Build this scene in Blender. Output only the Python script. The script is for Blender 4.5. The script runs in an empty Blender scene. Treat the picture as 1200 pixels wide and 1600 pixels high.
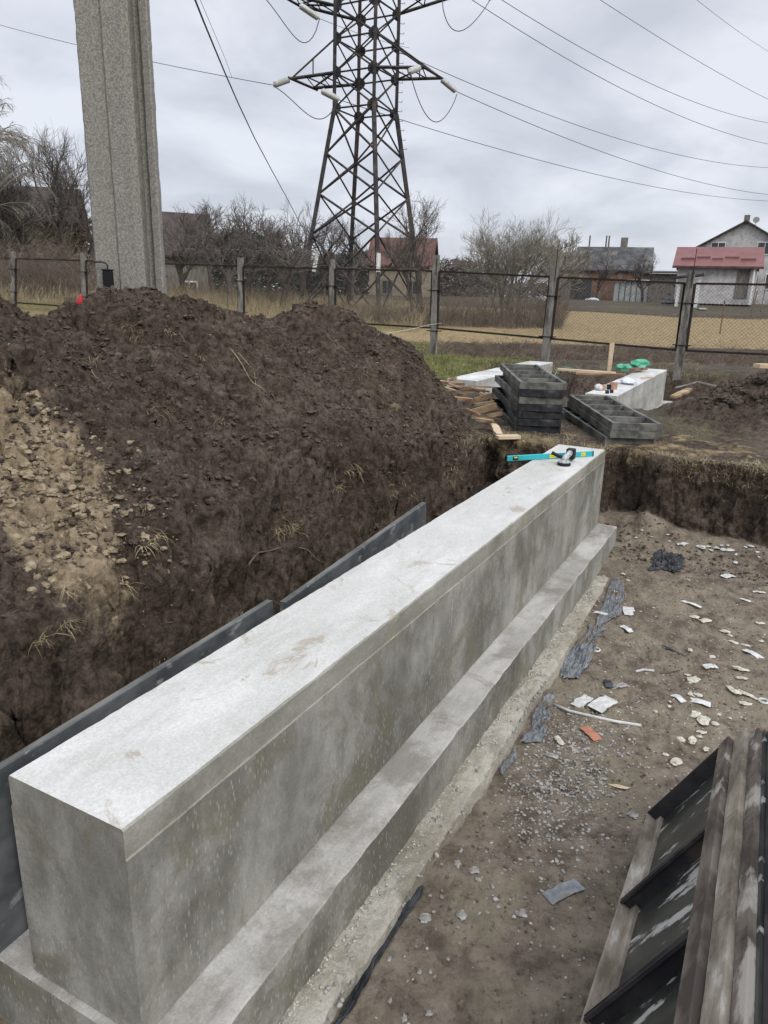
import bpy, math, random
import numpy as np
from mathutils import Vector, Matrix
random.seed(7); rng=np.random.default_rng(7)
C=bpy.context.scene; COL=C.collection
# ------------------------------------------------ camera
F=1150.0; PITCH=math.atan(342/F); ROLL=-0.028; CH=1.5
cp,sp=math.cos(PITCH),math.sin(PITCH); cr,sr=math.cos(ROLL),math.sin(ROLL)
FW=np.array([0,cp,-sp]); _r=np.array([1.,0,0]); _d=np.array([0,-sp,-cp])
RT=cr*_r+sr*_d; DN=-sr*_r+cr*_d
cam=bpy.data.cameras.new('camera'); co=bpy.data.objects.new('camera',cam); COL.objects.link(co)
cam.sensor_fit='VERTICAL'; cam.sensor_height=24; cam.lens=F/1600*24; cam.clip_start=.05; cam.clip_end=6000
M4=Matrix.Identity(4)
for i in range(3):
    M4[i][0]=RT[i]; M4[i][1]=-DN[i]; M4[i][2]=-FW[i]
M4[2][3]=CH; co.matrix_world=M4; C.camera=co
# ------------------------------------------------ sky
SUN_EL,SUN_AZ=math.radians(42),math.radians(148)
w=bpy.data.worlds.new('World'); C.world=w; w.use_nodes=True
nt=w.node_tree; nt.nodes.clear()
def N(nt,t,**k):
    n=nt.nodes.new(t)
    for a,b in k.items():
        if a.startswith('i_'):
            n.inputs[int(a[2:]) if a[2:].isdigit() else a[2:].replace('_',' ')].default_value=b
        else: setattr(n,a,b)
    return n
def L(nt,a,b): nt.links.new(a,b)
sky=N(nt,'ShaderNodeTexSky',sky_type='NISHITA',sun_disc=False,sun_elevation=SUN_EL,sun_rotation=SUN_AZ)
sk=N(nt,'ShaderNodeMixRGB',blend_type='MULTIPLY'); sk.inputs[0].default_value=1; sk.inputs[2].default_value=(.09,.09,.09,1)
L(nt,sky.outputs[0],sk.inputs[1])
tc=N(nt,'ShaderNodeTexCoord'); sx=N(nt,'ShaderNodeSeparateXYZ'); L(nt,tc.outputs['Generated'],sx.inputs[0])
# flat cloud layer: project direction on a plane overhead
mx=N(nt,'ShaderNodeMath',operation='MAXIMUM',i_1=0.0); L(nt,sx.outputs[2],mx.inputs[0])
ad=N(nt,'ShaderNodeMath',operation='ADD',i_1=0.30); L(nt,mx.outputs[0],ad.inputs[0])
dx=N(nt,'ShaderNodeMath',operation='DIVIDE'); L(nt,sx.outputs[0],dx.inputs[0]); L(nt,ad.outputs[0],dx.inputs[1])
dy=N(nt,'ShaderNodeMath',operation='DIVIDE'); L(nt,sx.outputs[1],dy.inputs[0]); L(nt,ad.outputs[0],dy.inputs[1])
cb=N(nt,'ShaderNodeCombineXYZ'); L(nt,dx.outputs[0],cb.inputs[0]); L(nt,dy.outputs[0],cb.inputs[1])
n1=N(nt,'ShaderNodeTexNoise',i_Scale=1.9,i_Detail=7.0,i_Roughness=.52,i_Distortion=.35); L(nt,cb.outputs[0],n1.inputs['Vector'])
r1=N(nt,'ShaderNodeValToRGB'); L(nt,n1.outputs[0],r1.inputs[0])
r1.color_ramp.elements[0].position=.40; r1.color_ramp.elements[0].color=(.42,.44,.495,1)
r1.color_ramp.elements[1].position=.60; r1.color_ramp.elements[1].color=(.565,.585,.64,1)
# brighter towards the zenith, as an overcast sky is
zg=N(nt,'ShaderNodeMapRange'); L(nt,sx.outputs[2],zg.inputs[0]); zg.inputs[1].default_value=.33; zg.inputs[2].default_value=.95; zg.inputs[3].default_value=1.0; zg.inputs[4].default_value=2.15
ov=N(nt,'ShaderNodeVectorMath',operation='SCALE'); L(nt,r1.outputs[0],ov.inputs[0]); L(nt,zg.outputs[0],ov.inputs['Scale'])
mxx=N(nt,'ShaderNodeMixRGB'); mxx.inputs[0].default_value=.93; L(nt,sk.outputs[0],mxx.inputs[1]); L(nt,ov.outputs[0],mxx.inputs[2])
bg=N(nt,'ShaderNodeBackground',i_Strength=1.0); L(nt,mxx.outputs[0],bg.inputs[0])
wo=N(nt,'ShaderNodeOutputWorld'); L(nt,bg.outputs[0],wo.inputs[0])
sl=bpy.data.lights.new('sun','SUN'); sl.energy=1.25; sl.angle=math.radians(25); sl.color=(1,.96,.9)
so=bpy.data.objects.new('sun',sl); COL.objects.link(so)
sd=Vector((math.sin(SUN_AZ)*math.cos(SUN_EL),math.cos(SUN_AZ)*math.cos(SUN_EL),math.sin(SUN_EL)))
so.rotation_euler=sd.to_track_quat('Z','Y').to_euler()
C.view_settings.view_transform='Standard'; C.view_settings.look='None'; C.view_settings.exposure=0.55; C.view_settings.gamma=1
# ------------------------------------------------ frames of reference
def ray(x,y): return RT*(x-600)/F+DN*(y-800)/F+FW
def at(x,y,Y):
    d=ray(x,y); return Vector((0,0,CH))+Vector(d*(Y/d[1]))
def g(x,y,z=-.1):
    d=ray(x,y); return Vector((0,0,CH))+Vector(d*((z-CH)/d[2]))
A0=np.array([-.72,1.76]); U=np.array([.46251,.88661]); NR=np.array([.88661,-.46251])
WYAW=math.atan2(U[1],U[0])     # heading of the wall's long axis
def W(a,n,z=0.): p=A0+U*a+NR*n; return Vector((p[0],p[1],z))
def toW(x,y): d=np.array([x,y])-A0; return d@U,d@NR
# ------------------------------------------------ noise
def _h(i,j,k,s):
    h=(i*374761393+j*668265263+k*2147483647+s*974711)&0xffffffff
    h=((h^(h>>13))*1274126177)&0xffffffff
    return ((h^(h>>16))&0xffff)/65535.0
def vnoise(x,y,z=None,s=0):
    x=np.asarray(x,float); y=np.asarray(y,float); z=np.zeros_like(x) if z is None else np.asarray(z,float)
    xi,yi,zi=np.floor(x).astype(np.int64),np.floor(y).astype(np.int64),np.floor(z).astype(np.int64)
    f=[x-xi,y-yi,z-zi]; f=[t*t*(3-2*t) for t in f]; o=0
    for a in(0,1):
        for b in(0,1):
            for c in(0,1):
                o=o+_h(xi+a,yi+b,zi+c,s)*(f[0] if a else 1-f[0])*(f[1] if b else 1-f[1])*(f[2] if c else 1-f[2])
    return o*2-1
def fbm(x,y,z=None,s=0,o=4,g_=.5,l=2.03):
    t=0;A=1;q=1
    for i in range(o):
        t=t+A*vnoise(np.asarray(x)*q,np.asarray(y)*q,None if z is None else np.asarray(z)*q,s+i*17); A*=g_; q*=l
    return t
def ss(x,a,b):
    t=np.clip((np.asarray(x,float)-a)/(b-a),0,1); return t*t*(3-2*t)
# ------------------------------------------------ terrain
RIDGE=[(-5,-4.4,1.5),(0,-4.2,1.5),(2.2,-4.1,1.58),(2.75,-4.0,1.25),(3.2,-3.9,1.17),(3.85,-3.85,1.47),(4.2,-3.75,1.40),(4.9,-3.7,1.22),(5.5,-3.6,1.23),(6.2,-3.55,1.27),(6.75,-3.35,1.29),(6.95,-3.0,1.05)]
PILE=[(11.3,1.15,.05),(11.0,1.8,.62),(10.9,2.8,.85),(10.6,5,.9)]
def ridge(a,n,pts,sl):
    h=np.full(np.shape(a),-9.)
    for (a0,n0,h0),(a1,n1,h1) in zip(pts,pts[1:]):
        da,dn=a1-a0,n1-n0; t=np.clip(((a-a0)*da+(n-n0)*dn)/(da*da+dn*dn),0,1)
        d=np.hypot(a-a0-t*da,n-n0-t*dn); d=np.sqrt(d*d+.04)-.2
        h=np.maximum(h,h0+(h1-h0)*t-sl*d)
    return h
def profile(X,Y):
    z=np.interp(Y,[-50,8,20,27,34,45,62,90,300,6000],[-.08,-.1,-.13,-.12,.22,.72,1.36,1.4,1.0,.5])
    z=z+.62*ss(Y,13,27)*ss(-X,0,10)*(1-ss(Y,34,60))
    z=z-.22*ss(Y,20.5,22)*(1-ss(Y,24,26.5))*ss(X,-1,2)
    return z
def H(X,Y,detail=True):
    X=np.asarray(X,float);Y=np.asarray(Y,float)
    a=(X-A0[0])*U[0]+(Y-A0[1])*U[1]; n=(X-A0[0])*NR[0]+(Y-A0[1])*NR[1]
    base=profile(X,Y)
    near=(1-ss(np.hypot(X,Y),30,60))
    if detail:
        base=base+near*(.035*fbm(X*.9,Y*.9,s=3)+.012*fbm(X*7,Y*7,s=5))+.05*(1-near)*fbm(X*.12,Y*.12,s=8)
        bank=(1-ss(np.hypot(a-7.6,n-.5),1.5,5)); base=base-.02*bank
    m=ridge(a+.12*fbm(a*1.3,n*1.3,s=21),n+.15*fbm(a*1.1,n*1.1,s=22),RIDGE,.70+.62*ss(a,6.5,7.5)+.25*ss(-a,-2.9,-2.2)*0)
    p=ridge(a,n,PILE,.42)
    mm=ss(m-base,-.05,.25); pp=ss(p-base,-.05,.25)
    if detail:
        sm=1-.55*ss(a,4.6,5.8)
        m=m+.06*fbm(a*2.6,n*.8,s=31,o=3)+.05*sm*np.abs(fbm(a*6,n*1.6,s=32,o=4))*ss(m,-.2,.4)-.07*ss(fbm(a*1.5+4,n*.9,s=33,o=3),.2,.45)+.05*ss(fbm(a*2.1,n*1.7,s=34,o=2),.25,.4)
        p=p+.06*fbm(a*2.5,n*2.5,s=35)
    h=np.maximum(base,np.maximum(m,p))
    soil=np.maximum(mm,pp)
    if detail:
        cl=np.abs(fbm(X*9,Y*9,s=41,o=4)); h=h+soil*near*(.055*cl-.02)*(1-.5*ss(a,4.6,5.8)*(1-ss(a,8,9)))+soil*near*.014*fbm(X*38,Y*38,s=44,o=2)
    # cuts
    wob=.05*fbm(a*1.7,n*1.7,s=51)+.03*fbm(a*7,n*7,s=52,o=3) if detail else 0
    e=lambda sd,wd=.11:1-ss(sd+wob,-wd*.25,wd)        # 1 inside
    lip=-1.54+.06*np.sin(a*1.3)+.07*np.sin(a*3.1+1)
    far=6.98+.05*np.sin(n*2.1)+.05*np.sin(n*4.7+2)+.22*(1-ss(n,.28,.42))*ss(n,-.15,.0)
    if detail:
        lip=lip+.09*fbm(a*1.6,n*0,s=53,o=2)+.05*fbm(a*5,n*4,s=54,o=3); wl=np.clip(.17+.10*fbm(a*1.2,a*0+3,s=55,o=2),.09,.28)
    else: wl=.17
    kl=1-ss(lip-n+wob,-wl*.55,wl); kf=e(a-far); k_=kl*kf
    fl=-1.17+.16*ss(a,3.5,6.9)
    if detail: fl=fl+.03*fbm(X*1.1,Y*1.1,s=61)+.012*fbm(X*8,Y*8,s=62)
    # spoil fallen at the foot of the banks
    dl=n-lip; fl=fl+(1-ss(dl,.0,.35))*.12*(1+.4*fbm(a*3,n*3,s=66,o=3) if detail else 1)
    df=far-a; fl=fl+(1-ss(df,.0,.5))*.16
    fl=fl+.12*(1-ss(np.hypot((a-6.9)/.45,(n-.35)/.55),.0,1))
    k=k_; h=h*(1-k)+fl*k
    sd2=np.maximum(np.maximum(11.45-.45*ss(n,-1.5,-1.2)-a,a-17.3+.9*ss(-n,.9,1.4)),np.maximum(-3.5-n,n-(.95-.75*ss(12.6-a,-.6,.6))))
    k2=e(sd2,.25); fl2=-1.0+(.1*fbm(X*2,Y*2,s=71) if detail else 0); h=h*(1-k2)+fl2*k2
    sd3=np.maximum(np.maximum(11.7-a,a-17.4),np.maximum(-4.45-n,n+3.0))
    k3=e(sd3,.2); h=h*(1-k3)+np.minimum(h,-.75)*k3
    kk=np.maximum(np.maximum(k,k2),k3)
    return h,a,n,soil,k,kk
def Hs(x,y): return float(H(np.array([x]),np.array([y]))[0][0])
# ------------------------------------------------ object helpers
def tag(o,label=None,cat=None,group=None,kind=None):
    if label:o['label']=label
    if cat:o['category']=cat
    if group:o['group']=group
    if kind:o['kind']=kind
    return o
def empty(name,loc=(0,0,0),rz=0):
    o=bpy.data.objects.new(name,None); COL.objects.link(o); o.location=loc; o.rotation_euler=(0,0,rz); o.empty_display_size=.1; return o
class MB:
    def __init__(s): s.v=[];s.f=[];s.m=[]
    def quad_pts(s,P,m=0):
        b=len(s.v); s.v+= [tuple(p) for p in P]; s.f.append(tuple(range(b,b+len(P)))); s.m.append(m)
    def box(s,c,e,Mx=None,m=0,j=0):
        b=len(s.v)
        for z in(-1,1):
            for x,y in((-1,-1),(1,-1),(1,1),(-1,1)):
                p=Vector((x*e[0]/2,y*e[1]/2,z*e[2]/2))
                if j: p+=Vector([random.uniform(-j,j) for _ in range(3)])
                p=p+Vector(c)
                s.v.append(tuple(Mx@p if Mx else p))
        for q in((3,2,1,0),(4,5,6,7),(0,1,5,4),(1,2,6,5),(2,3,7,6),(3,0,4,7)):
            s.f.append(tuple(b+i for i in q)); s.m.append(m)
    def bar(s,p,q,r,r2=None,k=4,m=0,cap=True,tw=0):
        p=Vector(p);q=Vector(q); r2=r if r2 is None else r2; d=q-p
        if d.length<1e-6:return
        d.normalize(); u=d.cross(Vector((0,0,1)))
        if u.length<.05:u=d.cross(Vector((0,1,0)))
        u.normalize(); v=d.cross(u); b=len(s.v)
        for c,rr in((p,r),(q,r2)):
            for i in range(k):
                t=2*math.pi*i/k+tw; s.v.append(tuple(c+u*math.cos(t)*rr+v*math.sin(t)*rr))
        for i in range(k):
            j=(i+1)%k; s.f.append((b+i,b+j,b+k+j,b+k+i)); s.m.append(m)
        if cap:
            s.f.append(tuple(b+i for i in reversed(range(k)))); s.f.append(tuple(b+k+i for i in range(k))); s.m+=[m,m]
    def path(s,pts,r,k=6,m=0):
        pts=[Vector(p) for p in pts]; b=len(s.v); n=len(pts); u=None
        for i,p in enumerate(pts):
            d=(pts[min(i+1,n-1)]-pts[max(i-1,0)]).normalized()
            if u is None:
                u=d.cross(Vector((0,0,1))); u=u if u.length>.05 else d.cross(Vector((0,1,0)))
            u=(u-d*u.dot(d)).normalized(); v=d.cross(u); rr=r(i/(n-1)) if callable(r) else r
            for j in range(k):
                t=2*math.pi*j/k; s.v.append(tuple(p+u*math.cos(t)*rr+v*math.sin(t)*rr))
        for i in range(n-1):
            for j in range(k):
                l=(j+1)%k; s.f.append((b+i*k+j,b+i*k+l,b+(i+1)*k+l,b+(i+1)*k+j)); s.m.append(m)
        s.f.append(tuple(b+j for j in reversed(range(k)))); s.f.append(tuple(b+(n-1)*k+j for j in range(k))); s.m+=[m,m]
    def lathe(s,p,q,prof,k=12,m=0):   # prof: (t along axis 0..1, radius)
        p=Vector(p);q=Vector(q);d=(q-p);L_=d.length;d.normalize();u=d.cross(Vector((0,0,1)))
        if u.length<.05:u=d.cross(Vector((0,1,0)))
        u.normalize();v=d.cross(u);b=len(s.v)
        for t,r in prof:
            for j in range(k):
                a=2*math.pi*j/k; s.v.append(tuple(p+d*L_*t+u*math.cos(a)*r+v*math.sin(a)*r))
        for i in range(len(prof)-1):
            for j in range(k):
                l=(j+1)%k; s.f.append((b+i*k+j,b+i*k+l,b+(i+1)*k+l,b+(i+1)*k+j)); s.m.append(m)
        s.f.append(tuple(b+j for j in reversed(range(k)))); s.f.append(tuple(b+(len(prof)-1)*k+j for j in range(k))); s.m+=[m,m]
    def lump(s,c,e,seed=0,jit=.3,m=0,yaw=None,sub=1):
        V,Fc=ICO[sub]; rr=random.Random(seed); yaw=rr.uniform(0,6.3) if yaw is None else yaw; b=len(s.v); ca,sa=math.cos(yaw),math.sin(yaw)
        for x,y,z in V:
            q=1+rr.uniform(-jit,jit); X,Y,Z=x*e[0]*q,y*e[1]*q,z*e[2]*q
            s.v.append((c[0]+X*ca-Y*sa,c[1]+X*sa+Y*ca,c[2]+Z))
        for f in Fc: s.f.append(tuple(b+i for i in f)); s.m.append(m)
    def build(s,name,mats,parent=None,smooth=False,bevel=0):
        me=bpy.data.meshes.new(name); me.from_pydata(s.v,[],s.f); mats=mats if isinstance(mats,(list,tuple)) else [mats]
        for m in mats: me.materials.append(m)
        if len(mats)>1: me.polygons.foreach_set('material_index',s.m)
        if smooth: me.polygons.foreach_set('use_smooth',[True]*len(s.f))
        me.update(); o=bpy.data.objects.new(name,me); COL.objects.link(o)
        if parent is not None: o.parent=parent
        if bevel:
            bv=o.modifiers.new('bevel','BEVEL'); bv.width=bevel; bv.segments=2; bv.limit_method='ANGLE'
        return o
import bmesh
ICO={}
for sub in(1,2):
    b=bmesh.new(); bmesh.ops.create_icosphere(b,subdivisions=sub,radius=1)
    ICO[sub]=([tuple(v.co) for v in b.verts],[tuple(v.index for v in f.verts) for f in b.faces]); b.free()
def local(o,root):   # shift mesh built in world coords under a root that sits at root.location
    o.matrix_parent_inverse=Matrix.Identity(4)
    o.data.transform((Matrix.Translation(root.location)@root.rotation_euler.to_matrix().to_4x4()).inverted())
    return o
def copy_tree(o,parent=None):
    c=o.copy(); COL.objects.link(c); c.parent=parent
    for ch in [x for x in bpy.data.objects if x.parent==o]: copy_tree(ch,c)
    return c
def center(o):      # put a one-mesh thing's origin at its base centre
    vs=[v.co for v in o.data.vertices]; c=Vector((sum(v.x for v in vs)/len(vs),sum(v.y for v in vs)/len(vs),min(v.z for v in vs)))
    o.data.transform(Matrix.Translation(-c)); o.location=o.location+c; return o
# ------------------------------------------------ materials
MT={}
def mat(name,c1,c2=None,scale=8,rough=.85,bump=.0,bs=None,metal=0,stretch=None,c3=None,s3=2,detail=6,spec=.3,lo=.40,hi=.60,obj=True,t3=(.5,.62)):
    m=bpy.data.materials.new(name); m.use_nodes=True; t=m.node_tree; b=t.nodes['Principled BSDF']
    b.inputs['Roughness'].default_value=rough; b.inputs['Metallic'].default_value=metal; b.inputs['Specular IOR Level'].default_value=spec
    tc=N(t,'ShaderNodeTexCoord'); vec=tc.outputs['Object']
    if stretch:
        mp=N(t,'ShaderNodeMapping'); mp.inputs['Scale'].default_value=stretch; L(t,vec,mp.inputs[0]); vec=mp.outputs[0]
    n=N(t,'ShaderNodeTexNoise',i_Scale=scale,i_Detail=detail,i_Roughness=.62); L(t,vec,n.inputs['Vector'])
    r=N(t,'ShaderNodeValToRGB'); L(t,n.outputs[0],r.inputs[0]); e=r.color_ramp.elements
    e[0].position=lo;e[1].position=hi; e[0].color=(*c1,1); e[1].color=(*(c2 or c1),1); out=r.outputs[0]
    if c3:
        n3=N(t,'ShaderNodeTexNoise',i_Scale=s3,i_Detail=5.0,i_Roughness=.6); L(t,vec,n3.inputs['Vector'])
        r3=N(t,'ShaderNodeValToRGB'); L(t,n3.outputs[0],r3.inputs[0]); r3.color_ramp.elements[0].position=t3[0]; r3.color_ramp.elements[1].position=t3[1]
        mi=N(t,'ShaderNodeMixRGB'); L(t,r3.outputs[0],mi.inputs[0]); L(t,out,mi.inputs[1]); mi.inputs[2].default_value=(*c3,1); out=mi.outputs[0]
    L(t,out,b.inputs['Base Color'])
    if bump:
        nb=N(t,'ShaderNodeTexNoise',i_Scale=bs or scale*3,i_Detail=8.0,i_Roughness=.65); L(t,vec,nb.inputs['Vector'])
        bp=N(t,'ShaderNodeBump',i_Strength=1.0,i_Distance=bump); L(t,nb.outputs[0],bp.inputs['Height']); L(t,bp.outputs[0],b.inputs['Normal'])
    MT[name]=m; return m
def concrete(name,c1,c2,dark,fleck=None,fl_str=.0,stretchz=1,rough=.9,stain=(.30,.27,.2),stain_t=(.62,.72),bump=.0015,yawed=True,big=1.1):
    m=bpy.data.materials.new(name); m.use_nodes=True; t=m.node_tree; b=t.nodes['Principled BSDF']; b.inputs['Roughness'].default_value=rough; b.inputs['Specular IOR Level'].default_value=.25
    tc=N(t,'ShaderNodeTexCoord'); vec=tc.outputs['Object']
    def ns(sc,de=6,ro=.6,v=vec,di=0): 
        q=N(t,'ShaderNodeTexNoise',i_Scale=sc,i_Detail=float(de),i_Roughness=ro,i_Distortion=di); L(t,v,q.inputs['Vector']); return q.outputs[0]
    def ramp(x,a,b_,ca=(0,0,0),cb=(1,1,1)):
        r=N(t,'ShaderNodeValToRGB'); L(t,x,r.inputs[0]); e=r.color_ramp.elements; e[0].position=a;e[1].position=b_; e[0].color=(*ca,1);e[1].color=(*cb,1); return r.outputs[0]
    def mix(f,a,c,mode='MIX',k=None):
        q=N(t,'ShaderNodeMixRGB',blend_type=mode)
        if isinstance(f,float): q.inputs[0].default_value=f
        else: L(t,f,q.inputs[0])
        L(t,a,q.inputs[1])
        if isinstance(c,tuple): q.inputs[2].default_value=(*c,1)
        else: L(t,c,q.inputs[2])
        return q.outputs[0]
    def mul(a,k):
        q=N(t,'ShaderNodeMath',operation='MULTIPLY',i_1=float(k)); L(t,a,q.inputs[0]); return q.outputs[0]
    mp=N(t,'ShaderNodeMapping'); mp.inputs['Scale'].default_value=(.35,1,1) if stretchz==1 else (1,1,stretchz); L(t,vec,mp.inputs[0])
    base=ramp(ns(3.2,9,.68,mp.outputs[0]),.41,.59,c1,c2)
    base=mix(mul(ramp(ns(big,8,.7,di=.15),.47,.60),.8),base,dark)
    base=mix(mul(ramp(ns(3.1,7,.72,di=1.),*stain_t),.55),base,stain)
    fine=ramp(ns(95,4,.75),.38,.62,(.87,.87,.87),(1.08,1.08,1.08)); base=mix(1.0,base,fine,'MULTIPLY')
    if fleck:
        mp2=N(t,'ShaderNodeMapping'); mp2.inputs['Scale'].default_value=(1.6,1.6,.5); mp2.inputs['Rotation'].default_value=(0,.35,0); L(t,vec,mp2.inputs[0])
        vo=N(t,'ShaderNodeTexVoronoi',i_Scale=42.0,i_Randomness=1.0); L(t,mp2.outputs[0],vo.inputs['Vector'])
        fr=ramp(vo.outputs['Distance'],.08,.34,(1,1,1),(0,0,0)); zone=ramp(ns(1.4,4,.55),.42,.56)
        f2=N(t,'ShaderNodeMath',operation='MULTIPLY'); L(t,fr,f2.inputs[0]); L(t,zone,f2.inputs[1])
        base=mix(mul(f2.outputs[0],fl_str),base,fleck)
    # air holes
    v2=N(t,'ShaderNodeTexVoronoi',i_Scale=26.0); L(t,vec,v2.inputs['Vector']); hol=ramp(v2.outputs['Distance'],.035,.075,(1,1,1),(0,0,0))
    hz=ramp(ns(9,3,.6),.55,.6); h2=N(t,'ShaderNodeMath',operation='MULTIPLY'); L(t,hol,h2.inputs[0]); L(t,hz,h2.inputs[1])
    base=mix(mul(h2.outputs[0],.7),base,(.08,.075,.07))
    L(t,base,b.inputs['Base Color'])
    bp=N(t,'ShaderNodeBump',i_Strength=1.0,i_Distance=bump); L(t,ns(22,9,.7),bp.inputs['Height'])
    bp2=N(t,'ShaderNodeBump',i_Strength=.6,i_Distance=.004,invert=True); L(t,h2.outputs[0],bp2.inputs['Height']); L(t,bp.outputs[0],bp2.inputs['Normal']); L(t,bp2.outputs[0],b.inputs['Normal'])
    MT[name]=m; return m
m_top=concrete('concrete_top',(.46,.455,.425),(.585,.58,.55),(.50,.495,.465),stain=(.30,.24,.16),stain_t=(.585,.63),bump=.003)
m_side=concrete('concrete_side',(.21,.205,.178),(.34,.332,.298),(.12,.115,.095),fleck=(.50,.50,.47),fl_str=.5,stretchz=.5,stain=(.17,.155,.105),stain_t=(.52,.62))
m_band=concrete('concrete_band',(.25,.245,.205),(.355,.345,.30),(.18,.175,.14),stain=(.42,.38,.2),stain_t=(.60,.64),bump=.003)
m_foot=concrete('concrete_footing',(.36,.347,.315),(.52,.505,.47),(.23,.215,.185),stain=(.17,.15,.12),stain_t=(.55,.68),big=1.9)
m_bed=concrete('rough_bed_concrete',(.33,.30,.24),(.50,.47,.40),(.25,.225,.175),stain=(.50,.48,.42),stain_t=(.545,.59),bump=.02)
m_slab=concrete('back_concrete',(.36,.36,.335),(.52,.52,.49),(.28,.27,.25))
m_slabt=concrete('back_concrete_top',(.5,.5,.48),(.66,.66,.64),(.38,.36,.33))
mat('post_concrete',(.15,.14,.125),(.26,.245,.22),scale=14,bump=.004,c3=(.075,.07,.06),s3=5,stretch=(1,1,.25))
mat('pole_concrete',(.20,.19,.165),(.33,.315,.28),scale=60,bump=.006,bs=80,c3=(.15,.14,.12),s3=52,t3=(.54,.68),detail=4)
mat('steel_dark',(.018,.018,.022),(.05,.045,.045),scale=3,rough=.7,metal=.0,c3=(.07,.055,.045),s3=1.5)
mat('fence_steel',(.014,.012,.011),(.035,.025,.019),scale=14,rough=.85)
mat('fence_wire',(.10,.085,.075),(.16,.135,.12),scale=20,rough=.7,metal=.2)
mat('cable',(.03,.032,.04),rough=.5); mat('wire_far',(.10,.10,.11),rough=.6); mat('cable_blue',(.012,.018,.06),rough=.5)
mat('insulator',(.42,.43,.42),(.55,.56,.54),scale=6,rough=.25,spec=.6)
mat('bark',(.065,.054,.048),(.12,.10,.088),scale=5,rough=1,bump=.01)
mat('bark_pale',(.16,.145,.12),(.27,.25,.21),scale=4,rough=1); mat('twig',(.10,.086,.078),(.155,.135,.122),scale=2,rough=1)
mat('twig_pale',(.19,.172,.14),(.27,.25,.205),scale=2,rough=1); mat('birch',(.3,.3,.3),(.5,.5,.48),scale=3)
mat('formwork_wood',(.065,.066,.06),(.16,.157,.138),scale=9,rough=.7,bump=.002,c3=(.2,.19,.165),s3=4,stretch=(.3,1,1),t3=(.55,.7))
mat('formwork_tarred',(.012,.013,.015),(.035,.036,.037),scale=8,rough=.5,bump=.002,c3=(.09,.09,.085),s3=5,stretch=(.4,1,1),t3=(.56,.68))
mat('formwork_plate',(.022,.025,.023),(.05,.053,.045),scale=5,rough=.38,spec=.5,c3=(.42,.42,.40),s3=11,t3=(.57,.62),stretch=(1,.35,1))
mat('splashed_rim',(.15,.125,.095),(.33,.29,.235),scale=9,rough=.9,bump=.006,bs=30,c3=(.5,.49,.45),s3=9,t3=(.6,.68),stretch=(.35,1,1))
mat('rusty_rim',(.065,.052,.043),(.17,.142,.118),scale=9,rough=.8,bump=.002,c3=(.40,.37,.32),s3=7,t3=(.54,.62),stretch=(.4,1,1))
mat('grey_plate',(.05,.056,.06),(.115,.122,.125),scale=5,rough=.5,c3=(.25,.27,.27),s3=12,stretch=(.5,1,1),t3=(.58,.68),bump=.001)
mat('cut_wood',(.30,.20,.115),(.50,.37,.235),scale=7,rough=.8,c3=(.17,.10,.06),s3=3,stretch=(.25,1,1)); mat('pale_wood',(.5,.38,.24),(.62,.5,.35),scale=8,stretch=(.2,1,1))
mat('old_wood',(.10,.065,.042),(.24,.155,.1),scale=8,stretch=(.25,1,1),rough=.85)
mat('level_blue',(.02,.36,.42),(.03,.42,.47),scale=4,rough=.35,spec=.5); mat('yellow',(.65,.55,.05)); mat('black_rubber',(.012,.012,.014),rough=.6)
mat('tool_grey',(.25,.27,.27),(.5,.52,.5),scale=30,rough=.4); mat('black_box',(.008,.008,.01),rough=.5); mat('red_plastic',(.42,.03,.035),rough=.4)
mat('green_bag',(.05,.30,.18),(.12,.42,.27),scale=9,rough=.4); mat('blue_bag',(.45,.5,.62),(.75,.77,.8),scale=25,rough=.4); mat('cardboard',(.32,.17,.11),(.45,.3,.2),scale=30)
mat('foam',(.40,.37,.29),(.60,.565,.48),scale=40,bump=.004,bs=60,rough=.9); mat('paper',(.46,.46,.44),(.62,.62,.60),scale=20,rough=.6)
mat('black_plastic',(.012,.013,.016),(.035,.037,.042),scale=9,rough=.38,spec=.5); mat('grey_film',(.10,.11,.12),(.21,.225,.235),scale=14,rough=.25,spec=.6,c3=(.13,.105,.08),s3=7)
mat('brick_red',(.36,.15,.09),(.45,.2,.13),scale=20,bump=.002); mat('stone',(.2,.19,.175),(.42,.40,.37),scale=18,bump=.003); mat('clod',(.035,.026,.020),(.115,.088,.068),scale=24,bump=.006,rough=1)
mat('clay_clod',(.16,.125,.08),(.33,.27,.185),scale=18,bump=.006,rough=1)
mat('straw',(.22,.175,.10),(.40,.33,.2),scale=3,rough=.9); mat('green_blade',(.11,.118,.04),(.23,.225,.09),scale=2,rough=.9); mat('dead_stalk',(.10,.078,.06),(.21,.17,.13),scale=2,rough=1)
mat('white_brick',(.42,.41,.40),(.55,.54,.53),scale=3,c3=(.33,.32,.31),s3=1); mat('yellow_wall',(.21,.185,.135),(.3,.265,.2),scale=2); mat('orange_brick',(.15,.085,.06),(.22,.14,.1),scale=1.5,c3=(.24,.22,.19),s3=.8)
mat('slate_roof',(.055,.055,.058),(.10,.10,.102),scale=1.2,c3=(.14,.135,.12),s3=.6); mat('dark_roof',(.045,.035,.034),(.085,.066,.062),scale=2); mat('red_roof',(.17,.068,.064),(.205,.088,.082),scale=1,rough=.5)
mat('old_red_roof',(.095,.05,.045),(.14,.075,.062),scale=2); mat('glass_dark',(.03,.035,.04),rough=.15,spec=.6); mat('white_paint',(.62,.62,.6),(.72,.72,.7),scale=3); mat('grey_board',(.11,.105,.095),(.22,.2,.175),scale=5,stretch=(3,3,.4))
mat('poly_sheet',(.42,.45,.43),(.62,.66,.62),scale=1.4,rough=.35)
mat('evergreen',(.035,.042,.036),(.07,.08,.062),scale=3,rough=1)
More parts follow.
